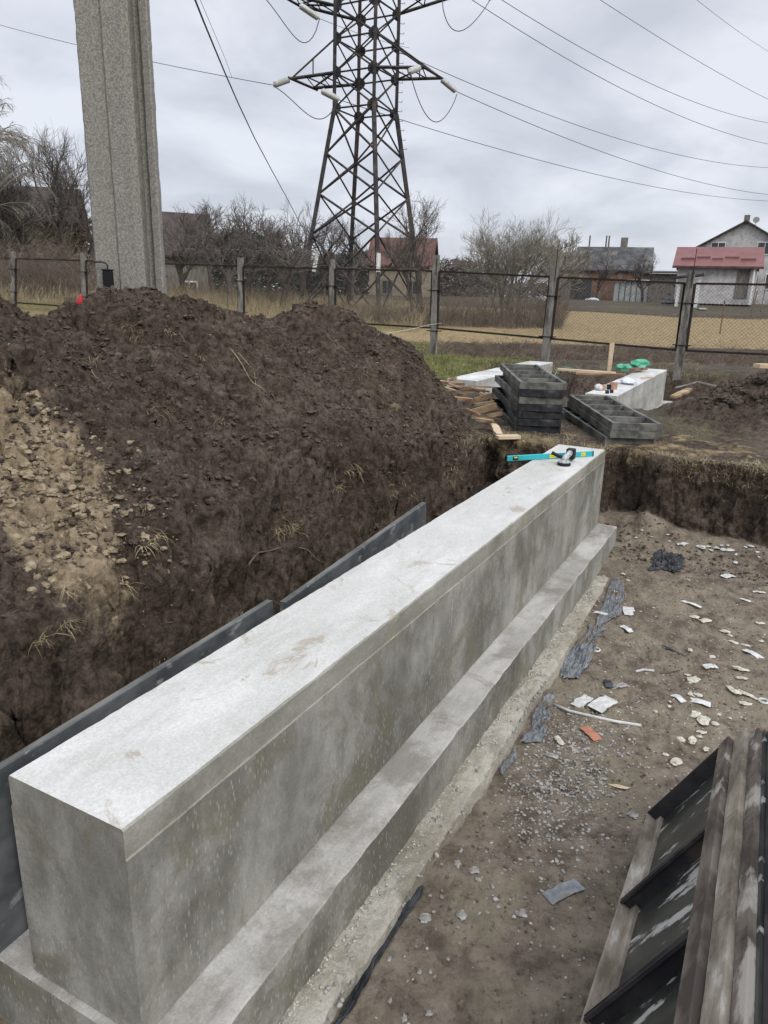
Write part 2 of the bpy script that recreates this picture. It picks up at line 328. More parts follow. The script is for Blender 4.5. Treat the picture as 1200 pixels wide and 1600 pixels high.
mat('floor_clod',(.085,.067,.05),(.19,.155,.12),scale=24,bump=.004,rough=1)
mat('panel_plate',(.13,.14,.14),(.26,.27,.265),scale=5,rough=.5,c3=(.33,.33,.31),s3=6,t3=(.54,.62))
# ground material: kinds of ground by attribute
def ground_mat():
    m=bpy.data.materials.new('ground'); m.use_nodes=True; t=m.node_tree; b=t.nodes['Principled BSDF']; b.inputs['Roughness'].default_value=.97; b.inputs['Specular IOR Level'].default_value=.12
    tc=N(t,'ShaderNodeTexCoord'); vec=tc.outputs['Object']
    def ns(sc,de=6,ro=.62,v=vec): 
        q=N(t,'ShaderNodeTexNoise',i_Scale=float(sc),i_Detail=float(de),i_Roughness=ro); L(t,v,q.inputs['Vector']); return q.outputs[0]
    def ramp(x,a,b_,ca,cb):
        r=N(t,'ShaderNodeValToRGB'); L(t,x,r.inputs[0]); e=r.color_ramp.elements; e[0].position=a;e[1].position=b_; e[0].color=(*ca,1);e[1].color=(*cb,1); return r.outputs[0]
    def mix(f,a,c,mode='MIX'):
        q=N(t,'ShaderNodeMixRGB',blend_type=mode)
        if isinstance(f,float): q.inputs[0].default_value=f
        else: L(t,f,q.inputs[0])
        L(t,a,q.inputs[1]); L(t,c,q.inputs[2]); return q.outputs[0]
    a1=N(t,'ShaderNodeAttribute',attribute_name='kinds'); s1=N(t,'ShaderNodeSeparateColor'); L(t,a1.outputs['Color'],s1.inputs[0])
    a2=N(t,'ShaderNodeAttribute',attribute_name='kinds2'); s2=N(t,'ShaderNodeSeparateColor'); L(t,a2.outputs['Color'],s2.inputs[0])
    fine=ns(16,9,.7); mid=ns(2.3,7,.65)
    soil=ramp(fine,.38,.66,(.030,.022,.0165),(.108,.083,.064)); soil=mix(ramp(mid,.48,.60,(0,0,0),(.8,.8,.8)),soil,ramp(fine,.38,.64,(.055,.042,.033),(.155,.124,.098)))
    floor=ramp(ns(6,9,.7),.40,.62,(.115,.092,.07),(.265,.222,.175)); floor=mix(ramp(ns(1.7,6,.65),.46,.58,(0,0,0),(.8,.8,.8)),floor,ramp(fine,.3,.7,(.18,.155,.11),(.31,.27,.2)))
    clay=ramp(fine,.35,.66,(.13,.10,.064),(.36,.285,.19))
    straw=ramp(ns(5,8,.7),.34,.68,(.17,.125,.065),(.38,.295,.165)); grass=ramp(ns(7,8,.7),.35,.66,(.055,.07,.018),(.16,.17,.05))
    till=ramp(ns(3,9,.75),.35,.66,(.052,.044,.036),(.115,.10,.075)); till=mix(ramp(ns(.35,6,.6),.5,.62,(0,0,0),(.5,.5,.5)),till,ramp(fine,.3,.7,(.08,.08,.035),(.15,.14,.07)))
    def brk(x,sc=4.):   # break the edge of a zone up with noise
        q=N(t,'ShaderNodeMath',operation='ADD'); L(t,x,q.inputs[0]); k=N(t,'ShaderNodeMath',operation='SUBTRACT',i_1=.5); L(t,ns(sc,7,.7),k.inputs[0]); k2=N(t,'ShaderNodeMath',operation='MULTIPLY',i_1=1.3); L(t,k.outputs[0],k2.inputs[0]); L(t,k2.outputs[0],q.inputs[1])
        return ramp(q.outputs[0],.38,.62,(0,0,0),(1,1,1))
    c=mix(s1.outputs[0],soil,floor) ; c=mix(brk(s1.outputs[1],7),c,clay); c=mix(brk(s2.outputs[0],3),c,till); c=mix(brk(s1.outputs[2],6),c,straw); c=mix(brk(s2.outputs[1],5),c,grass)
    L(t,c,b.inputs['Base Color'])
    b1=N(t,'ShaderNodeBump',i_Strength=1.0,i_Distance=.022); L(t,ns(30,10,.7),b1.inputs['Height'])
    vo=N(t,'ShaderNodeTexVoronoi',i_Scale=38.0); L(t,vec,vo.inputs['Vector'])
    b2=N(t,'ShaderNodeBump',i_Strength=.5,i_Distance=.012,invert=True); L(t,vo.outputs['Distance'],b2.inputs['Height']); L(t,b1.outputs[0],b2.inputs['Normal']); L(t,b2.outputs[0],b.inputs['Normal'])
    return m
# ------------------------------------------------ ground sheet
def axis(fine,hi,lo,ext,step,dense):
    xs=list(np.arange(fine[0],fine[1],step))
    for c,wd,st in dense:
        xs=[x for x in xs if abs(x-c)>wd]+list(np.arange(c-wd,c+wd,st))
    s=step;x=fine[1]
    while x<hi: xs.append(x); s=min(s*1.045,120); x+=s
    s=step;x=fine[0]-step
    while x>lo: xs.append(x); s=min(s*1.09,200); x-=s
    return np.array(sorted(xs))
aa=axis((-.3,9.6),2500,-1500,0,.021,[(7.0,.16,.007)]); na=axis((-4.6,3.0),2500,-2500,0,.021,[(-1.56,.33,.010)])
GA,GN=np.meshgrid(aa,na,indexing='ij'); GX=A0[0]+U[0]*GA+NR[0]*GN; GY=A0[1]+U[1]*GA+NR[1]*GN
GH,_,_,SO,K1,KK=H(GX,GY)
_fr=np.random.default_rng(11)
for _ in range(85):      # shallow boot prints trodden into the pit floor
    fa_,fn_,ft_=_fr.uniform(.6,6.6),_fr.uniform(.6,2.5),_fr.normal(0,.5); ca_,sa_=math.cos(ft_),math.sin(ft_)
    m_=(abs(GA-fa_)<.25)&(abs(GN-fn_)<.25); p_=(GA[m_]-fa_)*ca_+(GN[m_]-fn_)*sa_; q_=-(GA[m_]-fa_)*sa_+(GN[m_]-fn_)*ca_
    r_=np.hypot(p_/.15,q_/(.05-.012*np.sign(p_)*(np.abs(p_)<.06))); GH[m_]+=-.013*(1-ss(r_,.75,1.0))+.007*ss(r_,.8,1.05)*(1-ss(r_,1.05,1.5))
P=np.stack([GX,GY,GH],-1)
du=np.gradient(P,axis=0); dv=np.gradient(P,axis=1); nn=np.cross(dv,du); nn/=np.linalg.norm(nn,axis=-1,keepdims=True)+1e-9
nn*=np.sign(nn[...,2:3]+1e-9)
steep=1-ss(nn[...,2],.35,.85); nearm=1-ss(np.hypot(GX,GY),12,20)
disp=(.06*fbm(GX*5,GY*5,GH*4,s=81,o=5,g_=.6)+.04*np.abs(fbm(GX*16,GY*16,GH*12,s=85,o=4)))*steep+.006*fbm(GX*30,GY*30,GH*30,s=88,o=2)
P=P+nn*(disp*nearm)[...,None]
na_,nb_=GA.shape; idx=np.arange(na_*nb_).reshape(na_,nb_)
faces=np.stack([idx[:-1,:-1],idx[1:,:-1],idx[1:,1:],idx[:-1,1:]],-1).reshape(-1,4)[:,::-1]
me=bpy.data.meshes.new('ground'); me.vertices.add(na_*nb_); me.vertices.foreach_set('co',P.reshape(-1).astype(np.float32))
me.loops.add(faces.size); me.loops.foreach_set('vertex_index',faces.reshape(-1).astype(np.int32)); me.polygons.add(len(faces))
me.polygons.foreach_set('loop_start',np.arange(0,faces.size,4,dtype=np.int32)); me.polygons.foreach_set('loop_total',np.full(len(faces),4,dtype=np.int32)); me.update(calc_edges=True)
me.polygons.foreach_set('use_smooth',np.ones(len(faces),bool))
flat=K1*(1-steep)*ss(GN,-1.2,-.5)
clay=(np.exp(-(((GA-1.5+.25*(GN+2.2))/.40)**2+((GN+2.2)/.62)**2))*1.0+.38*np.exp(-(((GA-5.6-.5*(GN+2.5))/.35)**2+((GN+2.3)/.8)**2))+.30*np.exp(-(((GA-4.3)/.5)**2+((GN+3.3)/.5)**2)))*(1+.5*fbm(GA*2,GN*2,s=92))*(1-K1)
far_=ss(np.hypot(GX,GY),22,26)
wob=1.6*fbm(GX*.12,GY*.12,s=95,o=3)
straw=np.clip(ss(GY+wob*.5,26.3,27.6)*(1-ss(GY+wob+.15*GX,46,49)),0,1)
straw=straw*(.45+.55*ss(GX,-3,3))
path=np.exp(-((GA-8.4)/.75)**2)*ss(GN,1.0,2.0)
bankg=(1-ss(GA,8.2,9.8))*ss(GA,6.85,7.0)*(1-SO)*ss(fbm(GX*2.2,GY*2.2,s=97)+.45,0,.9)*.5*(1-path)
till=ss(GY+wob,45,48); till=np.maximum(till,.55*ss(GY,7,10)*(1-ss(GY,20,22))*(1-SO)*(1-KK))
straw=np.maximum(straw,bankg*(1-KK))
leftg=ss(GY,13,16)*ss(-GX,-3.2,-1.8)*(1-SO)*(1-KK)*(1-ss(GY,50,60))
green=np.clip(leftg*(.75-.45*ss(GY,22,28)+.45*fbm(GX*.35,GY*.35,s=99)),0,1)
green=np.maximum(green,ss(fbm(GX*.25,GY*.25,s=101),.1,.6)*.5*ss(GY,24,28)*(1-ss(GY,30,33)))
straw=np.maximum(straw,leftg*.55)
soilmix=np.clip(flat,0,1)
def colattr(nm,r,g_,b_):
    at_=me.color_attributes.new(nm,'FLOAT_COLOR','POINT'); arr=np.stack([r,g_,b_,np.ones_like(r)],-1).reshape(-1).astype(np.float32); at_.data.foreach_set('color',arr)
colattr('kinds',np.maximum(soilmix,path*.8),clay,straw); colattr('kinds2',till,green,np.zeros_like(till))
me.materials.append(ground_mat()); go=bpy.data.objects.new('ground',me); COL.objects.link(go); go['kind']='structure'
# ================================================ foundation walls
def jit_profile(mb,prof,x0,x1,step,jf,mats,ends=True):
    """extrude a cross section (list of (y,z)) along x; jf(x,i) moves a point; mats[i] = slot of the face from point i to i+1"""
    xs=np.arange(x0,x1+step*.5,step); xs[-1]=x1; b=len(mb.v); k=len(prof)
    for x in xs:
        for i,(y,z) in enumerate(prof):
            dy,dz=jf(x,i); mb.v.append((x,y+dy,z+dz))
    for r in range(len(xs)-1):
        for i in range(k-1):
            mb.f.append((b+r*k+i,b+(r+1)*k+i,b+(r+1)*k+i+1,b+r*k+i+1)); mb.m.append(mats[i])
    if ends:
        mb.f.append(tuple(b+i for i in range(k))); mb.m.append(ends if isinstance(ends,int) and ends is not True else 0)
        mb.f.append(tuple(b+(len(xs)-1)*k+i for i in reversed(range(k)))); mb.m.append(ends if isinstance(ends,int) and ends is not True else 0)
def fixn(o):
    b=bmesh.new(); b.from_mesh(o.data); bmesh.ops.recalc_face_normals(b,faces=b.faces); b.to_mesh(o.data); b.free(); return o
def nz(x,s,sc=1,o=3): return float(fbm(np.array([x*sc]),np.array([s*3.3]),s=s,o=o)[0])
fw=empty('foundation_wall',W(0,0,-1.1),WYAW)
tag(fw,'long pale concrete foundation wall with stepped footing in the pit, angle grinder on top','foundation wall','concrete foundation walls')
mb=MB(); Lw=6.508; wd=.515
def jf(x,i):
    s={2:1,3:1,7:1,8:1}.get(i,0)
    c=.0012*nz(x,200+i,3.1)+(.0035*max(0,nz(x,220+i,14,3)-.1) if i in(1,4,5) else 0)
    return ((c if i<5 else -c),0.001*nz(x,240,2.2)-(.004*max(0,nz(x,250+i,11,3)-.25) if i in(3,4,5,6) else 0))
# right side (y=0) bottom ->top ; local z measured from -1.1
prof=[(0,.305),(0,.990),(.0055,.9945),(.0055,1.0935),(.0115,1.1),(wd-.0115,1.1),(wd-.0055,1.0935),(wd-.0055,.99),(wd,.98),(wd,.305)]
jit_profile(mb,prof,.0,Lw,.015,lambda x,i:jf(x,i),[1,3,3,3,0,3,3,3,1],ends=2)
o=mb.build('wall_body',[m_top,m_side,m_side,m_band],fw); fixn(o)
mb=MB()
pf=[(-.205,0),(-.205,.2935),(-.199,.3),(wd+.199,.3),(wd+.205,.2935),(wd+.205,0)]
jit_profile(mb,pf,-.03,Lw,.03,lambda x,i:(.0015*nz(x,300,3)*(1 if i<3 else -1)-(.007*max(0,nz(x,320,8)) if i in(1,2) else 0)*-1,(.0015*nz(x,310,4)-.005*max(0,nz(x,330+i,9)-.1)) if 1<=i<=4 else 0),[1,0,0,0,1],ends=1)
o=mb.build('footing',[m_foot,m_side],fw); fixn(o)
# vertical form joints on the side face
mb=MB()
for q_ in((2.44,-.0012,.62,.6),(5.15,-.0012,.62,.6),(3.1,-.2062,.14,.24)):
    mb=MB(); mb.box(q_[:3],(.0025,.004,q_[3]),j=.001); mb.build('form_joint',m_bed,fw)
# coarse concrete bed
bd=empty('concrete_bed',W(0,.2,-1.16),WYAW); tag(bd,'rough crumbly concrete strip poured along the foot of the long footing','concrete bed')
mb=MB()
jit_profile(mb,[(.2,-.06),(.2,.085),(-.0,.085),(-.04,.085),(-.08,.085),(-.12,.082),(-.138,.06),(-.145,.0),(-.15,-.06)],-.4,6.62,.016,lambda x,i:((.014*nz(x,400,2.2)+.006*nz(x,401+i,30,4)) if i>2 else 0,.009*nz(x,410+i,19,4)),[0]*8,ends=True)
o=mb.build('bed_strip',m_bed,bd); fixn(o)
def back_wall(name_lab,a0,a1,n0,n1,ztop,zfoot,foot,grp='concrete foundation walls'):
    r=empty('foundation_wall',W(a0,n1,zfoot-.3),WYAW); tag(r,name_lab,'foundation wall',grp); H_=ztop-zfoot+.3; wdd=n1-n0
    mb=MB(); jit_profile(mb,[(0,.3),(0,H_-.01),(.01,H_),(wdd-.01,H_),(wdd,H_-.01),(wdd,.3)],0,a1-a0,.1,lambda x,i:(.004*nz(x,i+500,4),.004*nz(x,510,3)),[1,0,0,0,1],ends=1)
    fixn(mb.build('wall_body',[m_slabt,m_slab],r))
    mb=MB(); jit_profile(mb,[(-foot,0),(-foot,.3),(wdd+foot,.3),(wdd+foot,0)],-.1,a1-a0+.15,.1,lambda x,i:(.01*nz(x,i+520,4),.006*nz(x,530,3)),[0,0,0],ends=True)
    fixn(mb.build('footing',m_foot,r)); return r
back_wall('shorter foundation wall at the back, seen beyond the low stack of form panels, with boxes and bags on it',11.15,16.85,-1.32,-.80,.0,-.72,.2)
back_wall('foundation wall half hidden behind the tall stack of form panels and the firewood heap',11.62,16.75,-4.0,-3.42,.0,-.72,.2)
# ================================================ formwork panels
def panel_parts(root,Ln=2.5,Wn=.58,Hn=.088,mf='formwork_wood',mp='panel_plate',ribs=4,rim=.045,open_up=True,tag_=True,mside=None):
    # local: x along length, y across, z up ; plate at the bottom, open side up
    t=.022; mb=MB(); mb.box((Ln/2,Wn/2,.008),(Ln-.01,Wn-.01,.014),j=.001); mb.build('plate',MT[mp],root)
    for nm,y in(('side_rail',rim/2),('side_rail',Wn-rim/2)):
        mb=MB(); mb.box((Ln/2,y,Hn/2),(Ln,rim,Hn),j=.003); mb.build(nm,MT[mside or mf],root,bevel=.003)
    for x in(rim/2,Ln-rim/2):
        mb=MB(); mb.box((x,Wn/2,Hn/2-.001),(rim,Wn-2*rim-.002,Hn-.002),j=.002); mb.build('end_rail',MT[mf],root,bevel=.003)
    for i in range(ribs):
        x=Ln*(i+1)/(ribs+1); mb=MB(); mb.box((x,Wn/2,Hn/2+.004),(t*1.2,Wn-2*rim-.002,Hn-.016),j=.002); mb.build('rib',MT[mf],root)
# tall stack
def make_panel(**k):
    r=empty('formwork_panel'); panel_parts(r,**k); return r
pW=make_panel(); pT=make_panel(mf='formwork_tarred',mside='formwork_tarred')
cW,cT=[pW],[pT]
def put_panel(kind,loc,rz,label,group,tilt=0):
    src=(pW if kind=='w' else pT); lst=cW if kind=='w' else cT
    r=lst.pop() if lst else copy_tree(src)
    r.location=loc; r.rotation_euler=(0,tilt,rz); tag(r,label,'form panel',group); return r
def stack(p0,p1,zb,zs,rots,labels,group):
    d=Vector(p1)-Vector(p0); rz=math.atan2(d.y,d.x)
    for i,(k,lab) in enumerate(zip(zs,labels)):
        dr,off,offy=rots[i]; z=zb+i*.091
        put_panel(k,(p0[0]+off*math.cos(rz)-offy*math.sin(rz),p0[1]+off*math.sin(rz)+offy*math.cos(rz),z),rz+dr,lab,group)
fa=W(8.0,-1.50)+Vector((0,0,0)); fr=W(7.86,-.78); 
# origin at near-right corner so that +y runs to the left-near corner
dA=(W(10.1,-1.85)-W(7.84,-.80)); 
labsA=['dark tarred form panel at the very bottom of the tall stack','dark tarred form panel second from the bottom of the tall stack','black form panel third from the bottom of the tall stack','black form panel in the middle of the tall stack','grey wooden form panel third from the top of the tall stack','dark tarred form panel just under the top one of the tall stack','grey wooden form panel open side up, topmost of the tall stack']
stack(W(7.84,-.80),W(10.1,-1.85),-.13,['t','t','t','t','w','t','w'],[(0.05,.05,.02),(-.03,.0,.03),(.045,.05,-.02),(-.03,.01,.03),(0.03,.03,-.01),(-.035,-.01,.03),(0,0,0)],labsA,'form panels of the tall stack')
labsB=['grey form panel at the bottom of the low stack, jutting out below','grey form panel in the middle of the low stack','grey form panel with a steel plate bottom and four ribs, top of the low stack']
stack(W(7.78,.36),W(10.1,-.76),-.14,['w','w','w'],[(.035,.06,.05),(.0,.0,.01),(0,0,0)],labsB,'form panels of the low stack')
# near tilted panels, bottom right
def frame_root(P1,P2,P3):
    x=(P3-P1).normalized(); y=(P2-P1); y=(y-x*y.dot(x)).normalized(); z=x.cross(y)
    return x,y,z
def near_panel(P1,x,y,z,Ln,Wn,Hn,lab,splash,cover=False):
    # P1 = far lower corner of the open face; x towards the camera, y up the slope; open side along zo
    zo=z if z.dot(Vector((0,0,CH))-P1)>0 else -z
    r=empty('formwork_panel'); M=Matrix.Identity(4)
    for i in range(3): M[i][0]=x[i]; M[i][1]=y[i]; M[i][2]=zo[i]; M[i][3]=(P1-zo*Hn)[i]
    r.matrix_world=M; rim=.05
    if M.to_3x3().determinant()<0: pass
    return r,rim
P1=g(1010,1270,-1.1); y0=None
d2=np.array(ray(1127,1163)); e=np.array([0,0,CH])-np.array(P1); WdN=.565
aq=d2@d2; bq=2*d2@e; cq=e@e-WdN**2; tq=(-bq-math.sqrt(max(0,bq*bq-4*aq*cq)))/2/aq
P2=Vector(np.array([0,0,CH])+tq*d2); wv=P2-P1
d3=np.array(ray(905,1600)); t3=-(np.array(wv)@e)/(np.array(wv)@d3); P3=Vector(np.array([0,0,CH])+t3*d3)
nx,ny,nz_=frame_root(P1,P2,P3)
zo=nz_ if nz_.dot(Vector((0,0,CH))-P1)>0 else -nz_
def nroot(orig,label):
    # right-handed frame: x = length, y = across, z = open side
    X=nx.copy(); Z=zo; Y=Z.cross(X)
    r=empty('formwork_panel'); M=Matrix.Identity(4)
    for i in range(3): M[i][0]=X[i]; M[i][1]=Y[i]; M[i][2]=Z[i]; M[i][3]=orig[i]
    r.matrix_world=M; tag(r,label,'form panel','form panels leaning at the near right'); return r,(1 if Y.dot(ny)>0 else -1)
Hn=.085; Ln=2.4
r,sg=nroot(P1-zo*Hn,'tilted form tray with dark splashed plate and slanting black ribs, at the bottom right')
def nb(mb,x0,x1,y0,y1,z0,z1,j=.002): mb.box(((x0+x1)/2,sg*(y0+y1)/2,(z0+z1)/2),(x1-x0,abs(y1-y0),z1-z0),j=j)
mb=MB(); nb(mb,.0,Ln,0.01,WdN-.01,-.0,.012,0); mb.build('plate',MT['formwork_plate'],r)
mb=MB(); nb(mb,0,Ln,0,.012,-.004,Hn); nb(mb,.012,Ln,.012,.05,0.012,.034); mb.build('side_rail',MT['splashed_rim'],r,bevel=.003)
mb=MB(); nb(mb,-.012,Ln,WdN-.018,WdN+.055,-.004,Hn+.004); mb.build('side_rail',MT['rusty_rim'],r,bevel=.004)
mb=MB(); nb(mb,0,.014,.012,WdN-.018,0.0,Hn); mb.build('end_rail',MT['steel_dark'],r)
for x in(.80,1.5,2.2):
    mb=MB(); nb(mb,x,x+.012,.012,WdN-.018,.012,Hn-.002); nb(mb,x+.012,x+.032,.012,WdN-.018,Hn-.014,Hn-.003); mb.build('rib',MT['steel_dark'],r)
# the panels standing behind it, seen on their long edges
for k,(off,wz,zz,mname,lab) in enumerate(((.064,.075,-.02,'splashed_rim','form panel with a thick cement-smeared rim beside the tilted tray'),(.146,.05,-.045,'rusty_rim','form panel with a narrow stained rim, behind the thick-rimmed one'))):
    r,sg=nroot(P1-zo*Hn,lab)
    mb=MB(); xo=.0+.02*k; b=len(mb.v)
    xs=np.arange(xo,Ln+xo,.04)
    nb(mb,xo,Ln+xo,WdN+off,WdN+off+wz,-.5,Hn+zz-.012,.001)
    for x in xs: nb(mb,x,x+.0405,WdN+off-.001,WdN+off+wz+.001,Hn+zz-.0125,Hn+zz+.003*nz(x,700+k,4)-.002,0)
    mb.build('side_rail',MT[mname],r)
    mb=MB(); nb(mb,xo,Ln+xo,WdN+off+wz+.001,WdN+off+wz+.016,-.5,Hn+zz-.03,.001); mb.build('plate',MT['formwork_plate'],r)
r,sg=nroot(P1-zo*Hn,'dark grey form plate lying rightmost behind the leaning rims')
mb=MB(); nb(mb,.06,Ln,WdN+.225,WdN+.7,-.06,-.04,0); mb.build('plate',MT['grey_plate'],r)
mb=MB(); nb(mb,.05,Ln,WdN+.215,WdN+.225,-.08,-.0,0); nb(mb,.05,.06,WdN+.225,WdN+.7,-.08,0,0); mb.build('side_rail',MT['steel_dark'],r)
# boards leaning in the trench on the far side of the wall
def lean_board(px0,px1,z0,z1,n_off,h,lab,th=.03):
    a0,n0=toW(*g(*px0,z0)[:2]); a1,n1=toW(*g(*px1,z1)[:2])
    r=empty('formwork_panel',W(a0,n0,z0-h)); r.rotation_euler=(0,0,0); tag(r,lab,'form panel','form panels left behind the long wall')
    p0=W(a0,n0,z0);p1=W(a1,n1,z1); x=(p1-p0).normalized(); q0=W(a0,n0-n_off,z0-h); y=(q0-p0); y=(y-x*y.dot(x)).normalized(); Z=x.cross(y); M=Matrix.Identity(4)
    for i in range(3): M[i][0]=x[i];M[i][1]=y[i];M[i][2]=Z[i];M[i][3]=p0[i]
    r.matrix_world=M; ln=(p1-p0).length; hh=h
    mb=MB(); mb.box((ln/2,hh/2,0),(ln,hh,.01),j=.001); mb.build('plate',MT['grey_plate'],r)
    mb=MB(); s=-1 if Z.dot(Vector(NR.tolist()+[0]))>0 else 1
    mb.box((ln/2,.005,s*.018),(ln,.010,.026),j=.002); mb.build('side_rail',MT['formwork_wood'],r)
    for x_ in(.005,ln-.005):
        mb=MB(); mb.box((x_,hh/2,s*.018),(.010,hh-.02,.026),j=.002); mb.build('end_rail',MT['formwork_wood'],r)
    for i in range(1,int(ln/.5)+1):
        if i*.5>ln-.1: break
        mb=MB(); mb.box((i*.5,hh/2,s*.018),(.010,hh-.03,.024)); mb.build('rib',MT['formwork_wood'],r)
lean_board((-60,1238),(425,938),-.03,-.03,-.05,.62,'grey steel-faced form panel standing in the trench behind the near half of the wall')
lean_board((445,941),(665,785),-.02,.0,-.03,.62,'dark form panel sticking up behind the far half of the wall')
# ================================================ ribbed utility pole
def pole():
    r=empty('utility_pole'); Y=7.5; b0=at(206,455,Y); r.location=(b0.x,b0.y,.3); tag(r,'thick ribbed grey concrete utility pole rising behind the soil heap','utility pole')
    T=[]; mb=MB()
    # cross-section, x to the right, y away; widths at the foot
    def sec(s):
        return [(-.355,.0),(-.335,-.03),(-.235,-.035),(-.205,.0),(-.185,.012),(-.12,.012),(-.095,-.02),(.015,-.035),(.095,-.055),(.165,-.055),(.172,-.05),(.185,.10),(.232,.115),(.235,.085),(.262,.02),(.33,-.01),(.345,.0),(.345,.12),(.27,.3),(-.27,.3),(-.355,.12)]
    zs=np.arange(0,9.01,.05); S=sec(0); k=len(S)
    for z in zs:
        f=1-.022*(z/1.0)*.0; 
        for i,(x,y) in enumerate(S):
            q=.0022*nz(z,600+i,3,2)+.0028*nz(z,630+i,30,2); mb.v.append((x*.91+q,y*.95+q*.5,z))
    for a in range(len(zs)-1):
        for i in range(k):
            j=(i+1)%k; mb.f.append((a*k+i,a*k+j,(a+1)*k+j,(a+1)*k+i)); mb.m.append(0)
    mb.f.append(tuple((len(zs)-1)*k+i for i in range(k))); mb.m.append(0)
    o=mb.build('shaft',MT['pole_concrete'],r); r.rotation_euler=(0,-.004,.07)
    # meter box hanging on the left rib with its cable
    return r
pl=pole()
bx=empty('junction_box',at(171,438,7.42)); tag(bx,'small black box with a hooked pipe fixed low on the ribbed pole','junction box')
mb=MB(); mb.box((0,-.03,.0),(.088,.06,.18)); mb.build('case',MT['black_box'],bx,bevel=.008)
mb=MB(); mb.box((0,-.03,.095),(.098,.07,.012)); mb.build('lid',MT['black_box'],bx,bevel=.003)
mb=MB(); mb.path([(.0,-.03,.1),(.005,-.03,.13),(-.01,-.035,.155),(-.05,-.04,.165),(-.13,-.04,.163)],.008,k=8); mb.build('pipe',MT['steel_dark'],bx)
# ================================================ pylon
PY=40.0
pc=at(566,475,PY); PZ=float(profile(np.array([pc.x]),np.array([pc.y]))[0])-.1
py=empty('power_pylon',(pc.x,pc.y,PZ)); tag(py,'tall dark steel lattice power pylon with side arms standing in the field','pylon')
ang=math.radians(16); ex=Vector((math.cos(ang),math.sin(ang),0)); ey=Vector((-math.sin(ang),math.cos(ang),0))
zl=[0,3.8,5.7,7.55,9.55,11.08,12.5,13.85,15.25,16.65,18.05]      # heights above foot
hd=[3.34,2.67,2.3,1.95,1.56,1.56,1.55,1.55,1.54,1.53,1.52]     # half diagonals
drift=[-.2,-.12,-.1,-.06,0,0,.03,.05,.08,.1,.12]
def cn(l,c):       # node of leg c: 0 near,1 right,2 far,3 left
    v=[-ey,ex,ey,-ex][c]*hd[l]; return Vector((0,0,zl[l]))+v+ex*drift[l]*0
for c in range(4):
    mb=MB()
    for l in range(len(zl)-1): mb.bar(cn(l,c),cn(l+1,c),.13 if l<4 else .115,k=4,tw=.785,cap=False)
    mb.build('leg',MT['steel_dark'],py)
for fc in range(4):
    a,b=fc,(fc+1)%4; mb=MB()
    for l in range(len(zl)-1):
        rr=.055 if l<4 else .042
        mb.bar(cn(l,a),cn(l+1,b),rr,k=4); mb.bar(cn(l,b),cn(l+1,a),rr,k=4)
        if l>=4 : mb.bar(cn(l,a),cn(l,b),.042,k=4)
    mb.build('bracing',MT['steel_dark'],py)
for l in range(4,len(zl)):
    for c in range(4):
        mb=MB(); p=cn(l,c)
        for other in((c+1)%4,(c+3)%4):
            q=cn(l,other); d=(q-p).normalized(); up=Vector((0,0,1)); nrm=d.cross(up); s=.37
            pts=[p+d*x*s+up*z*s for x,z in((-.15,.75),(.35,.75),(.95,.3),(.95,-.3),(.35,-.75),(-.15,-.75))]
            mb.quad_pts([t+nrm*.02 for t in pts]); mb.quad_pts([t-nrm*.02 for t in reversed(pts)])
            for i in range(6):
                j=(i+1)%6; mb.quad_pts([pts[i]+nrm*.02,pts[i]-nrm*.02,pts[j]-nrm*.02,pts[j]+nrm*.02])
        mb.build('gusset_plate',MT['steel_dark'],py)
for z in np.arange(8.,18,.42): 
    mb=MB(); l=np.interp(z,zl,hd); p=ex*l+Vector((0,0,z)); mb.bar(p,p+ex*.28,.014,k=3); mb.bar(p+ex*.28,p+ex*.28+Vector((0,0,.08)),.014,k=3)
    mb.build('step_bolt',MT['steel_dark'],py)
def PA(x,y,Y): return at(x,y,Y)-Vector((pc.x,pc.y,PZ))
def arm(px,py_,Y,lvl,side,wid=1.25):
    # side: -1 left, +1 right ; ends in a cross beam parallel to the line of wires
    tip=PA(px,py_,Y); mb=MB(); cs=(3,2) if side<0 else (1,0)
    A_,B_=cn(lvl,cs[0]),cn(lvl,cs[1]); tA=tip; tB=tip+(B_-A_)*wid/ (B_-A_).length*1.0; up=cn(lvl+1,cs[0])
    mb.bar(A_,tA,.075,k=4); mb.bar(B_,tB,.075,k=4); mb.bar(tA-(tB-tA)*.12,tB+(tB-tA)*.2,.065,k=4); mb.bar(A_,tB,.045,k=4)
    for t in(.33,.66):
        p=A_.lerp(tA,t);q=B_.lerp(tB,t); mb.bar(p,q,.035,k=4); mb.bar(p,B_.lerp(tB,t+.3),.03,k=4)
    mb.bar(up,tA,.042,k=4); mb.bar(cn(lvl+1,cs[1]),tB,.042,k=4)
    up2=up.lerp(tA,.5); mb.bar(up2,A_.lerp(tA,.5),.03,k=4)
    mb.build('cross_arm',MT['steel_dark'],py); return tA,tB
tL=arm(455,123,38.9,5,-1,1.8); tR=arm(690,122,40.6,5,1,1.9); 
tU=arm(428,-14,38.2,7,-1,1.8); tV=arm(742,-16,40.8,7,1,1.9)
def insul(p,q):
    p=Vector(p);q=Vector(q); mb=MB(); n_=13; prof=[(0,.03)]
    for i in range(n_):
        t=.06+.88*i/n_; prof+= [(t,.045),(t+.012,.145),(t+.03,.13),(t+.034,.045)]
    prof+=[(1,.03)]; mb.lathe(p,q,prof,k=10); mb.build('insulator_string',MT['insulator'],py,smooth=True)
ends={}
for nm,a,b_ in(('a',(452,124,38.9),(427,133,38.3)),('b',(503,142,37.4),(530,156,38.4)),('c',(690,124,40.6),(713,143,41.4)),('d',(655,106,38.6),(639,112,37.2)),('e',(468,8,37.8),(499,29,38.6)),('f',(758,-12,41),(768,-3,41.4))):
    insul(PA(*a),PA(*b_)); ends[nm]=at(*b_[:3])
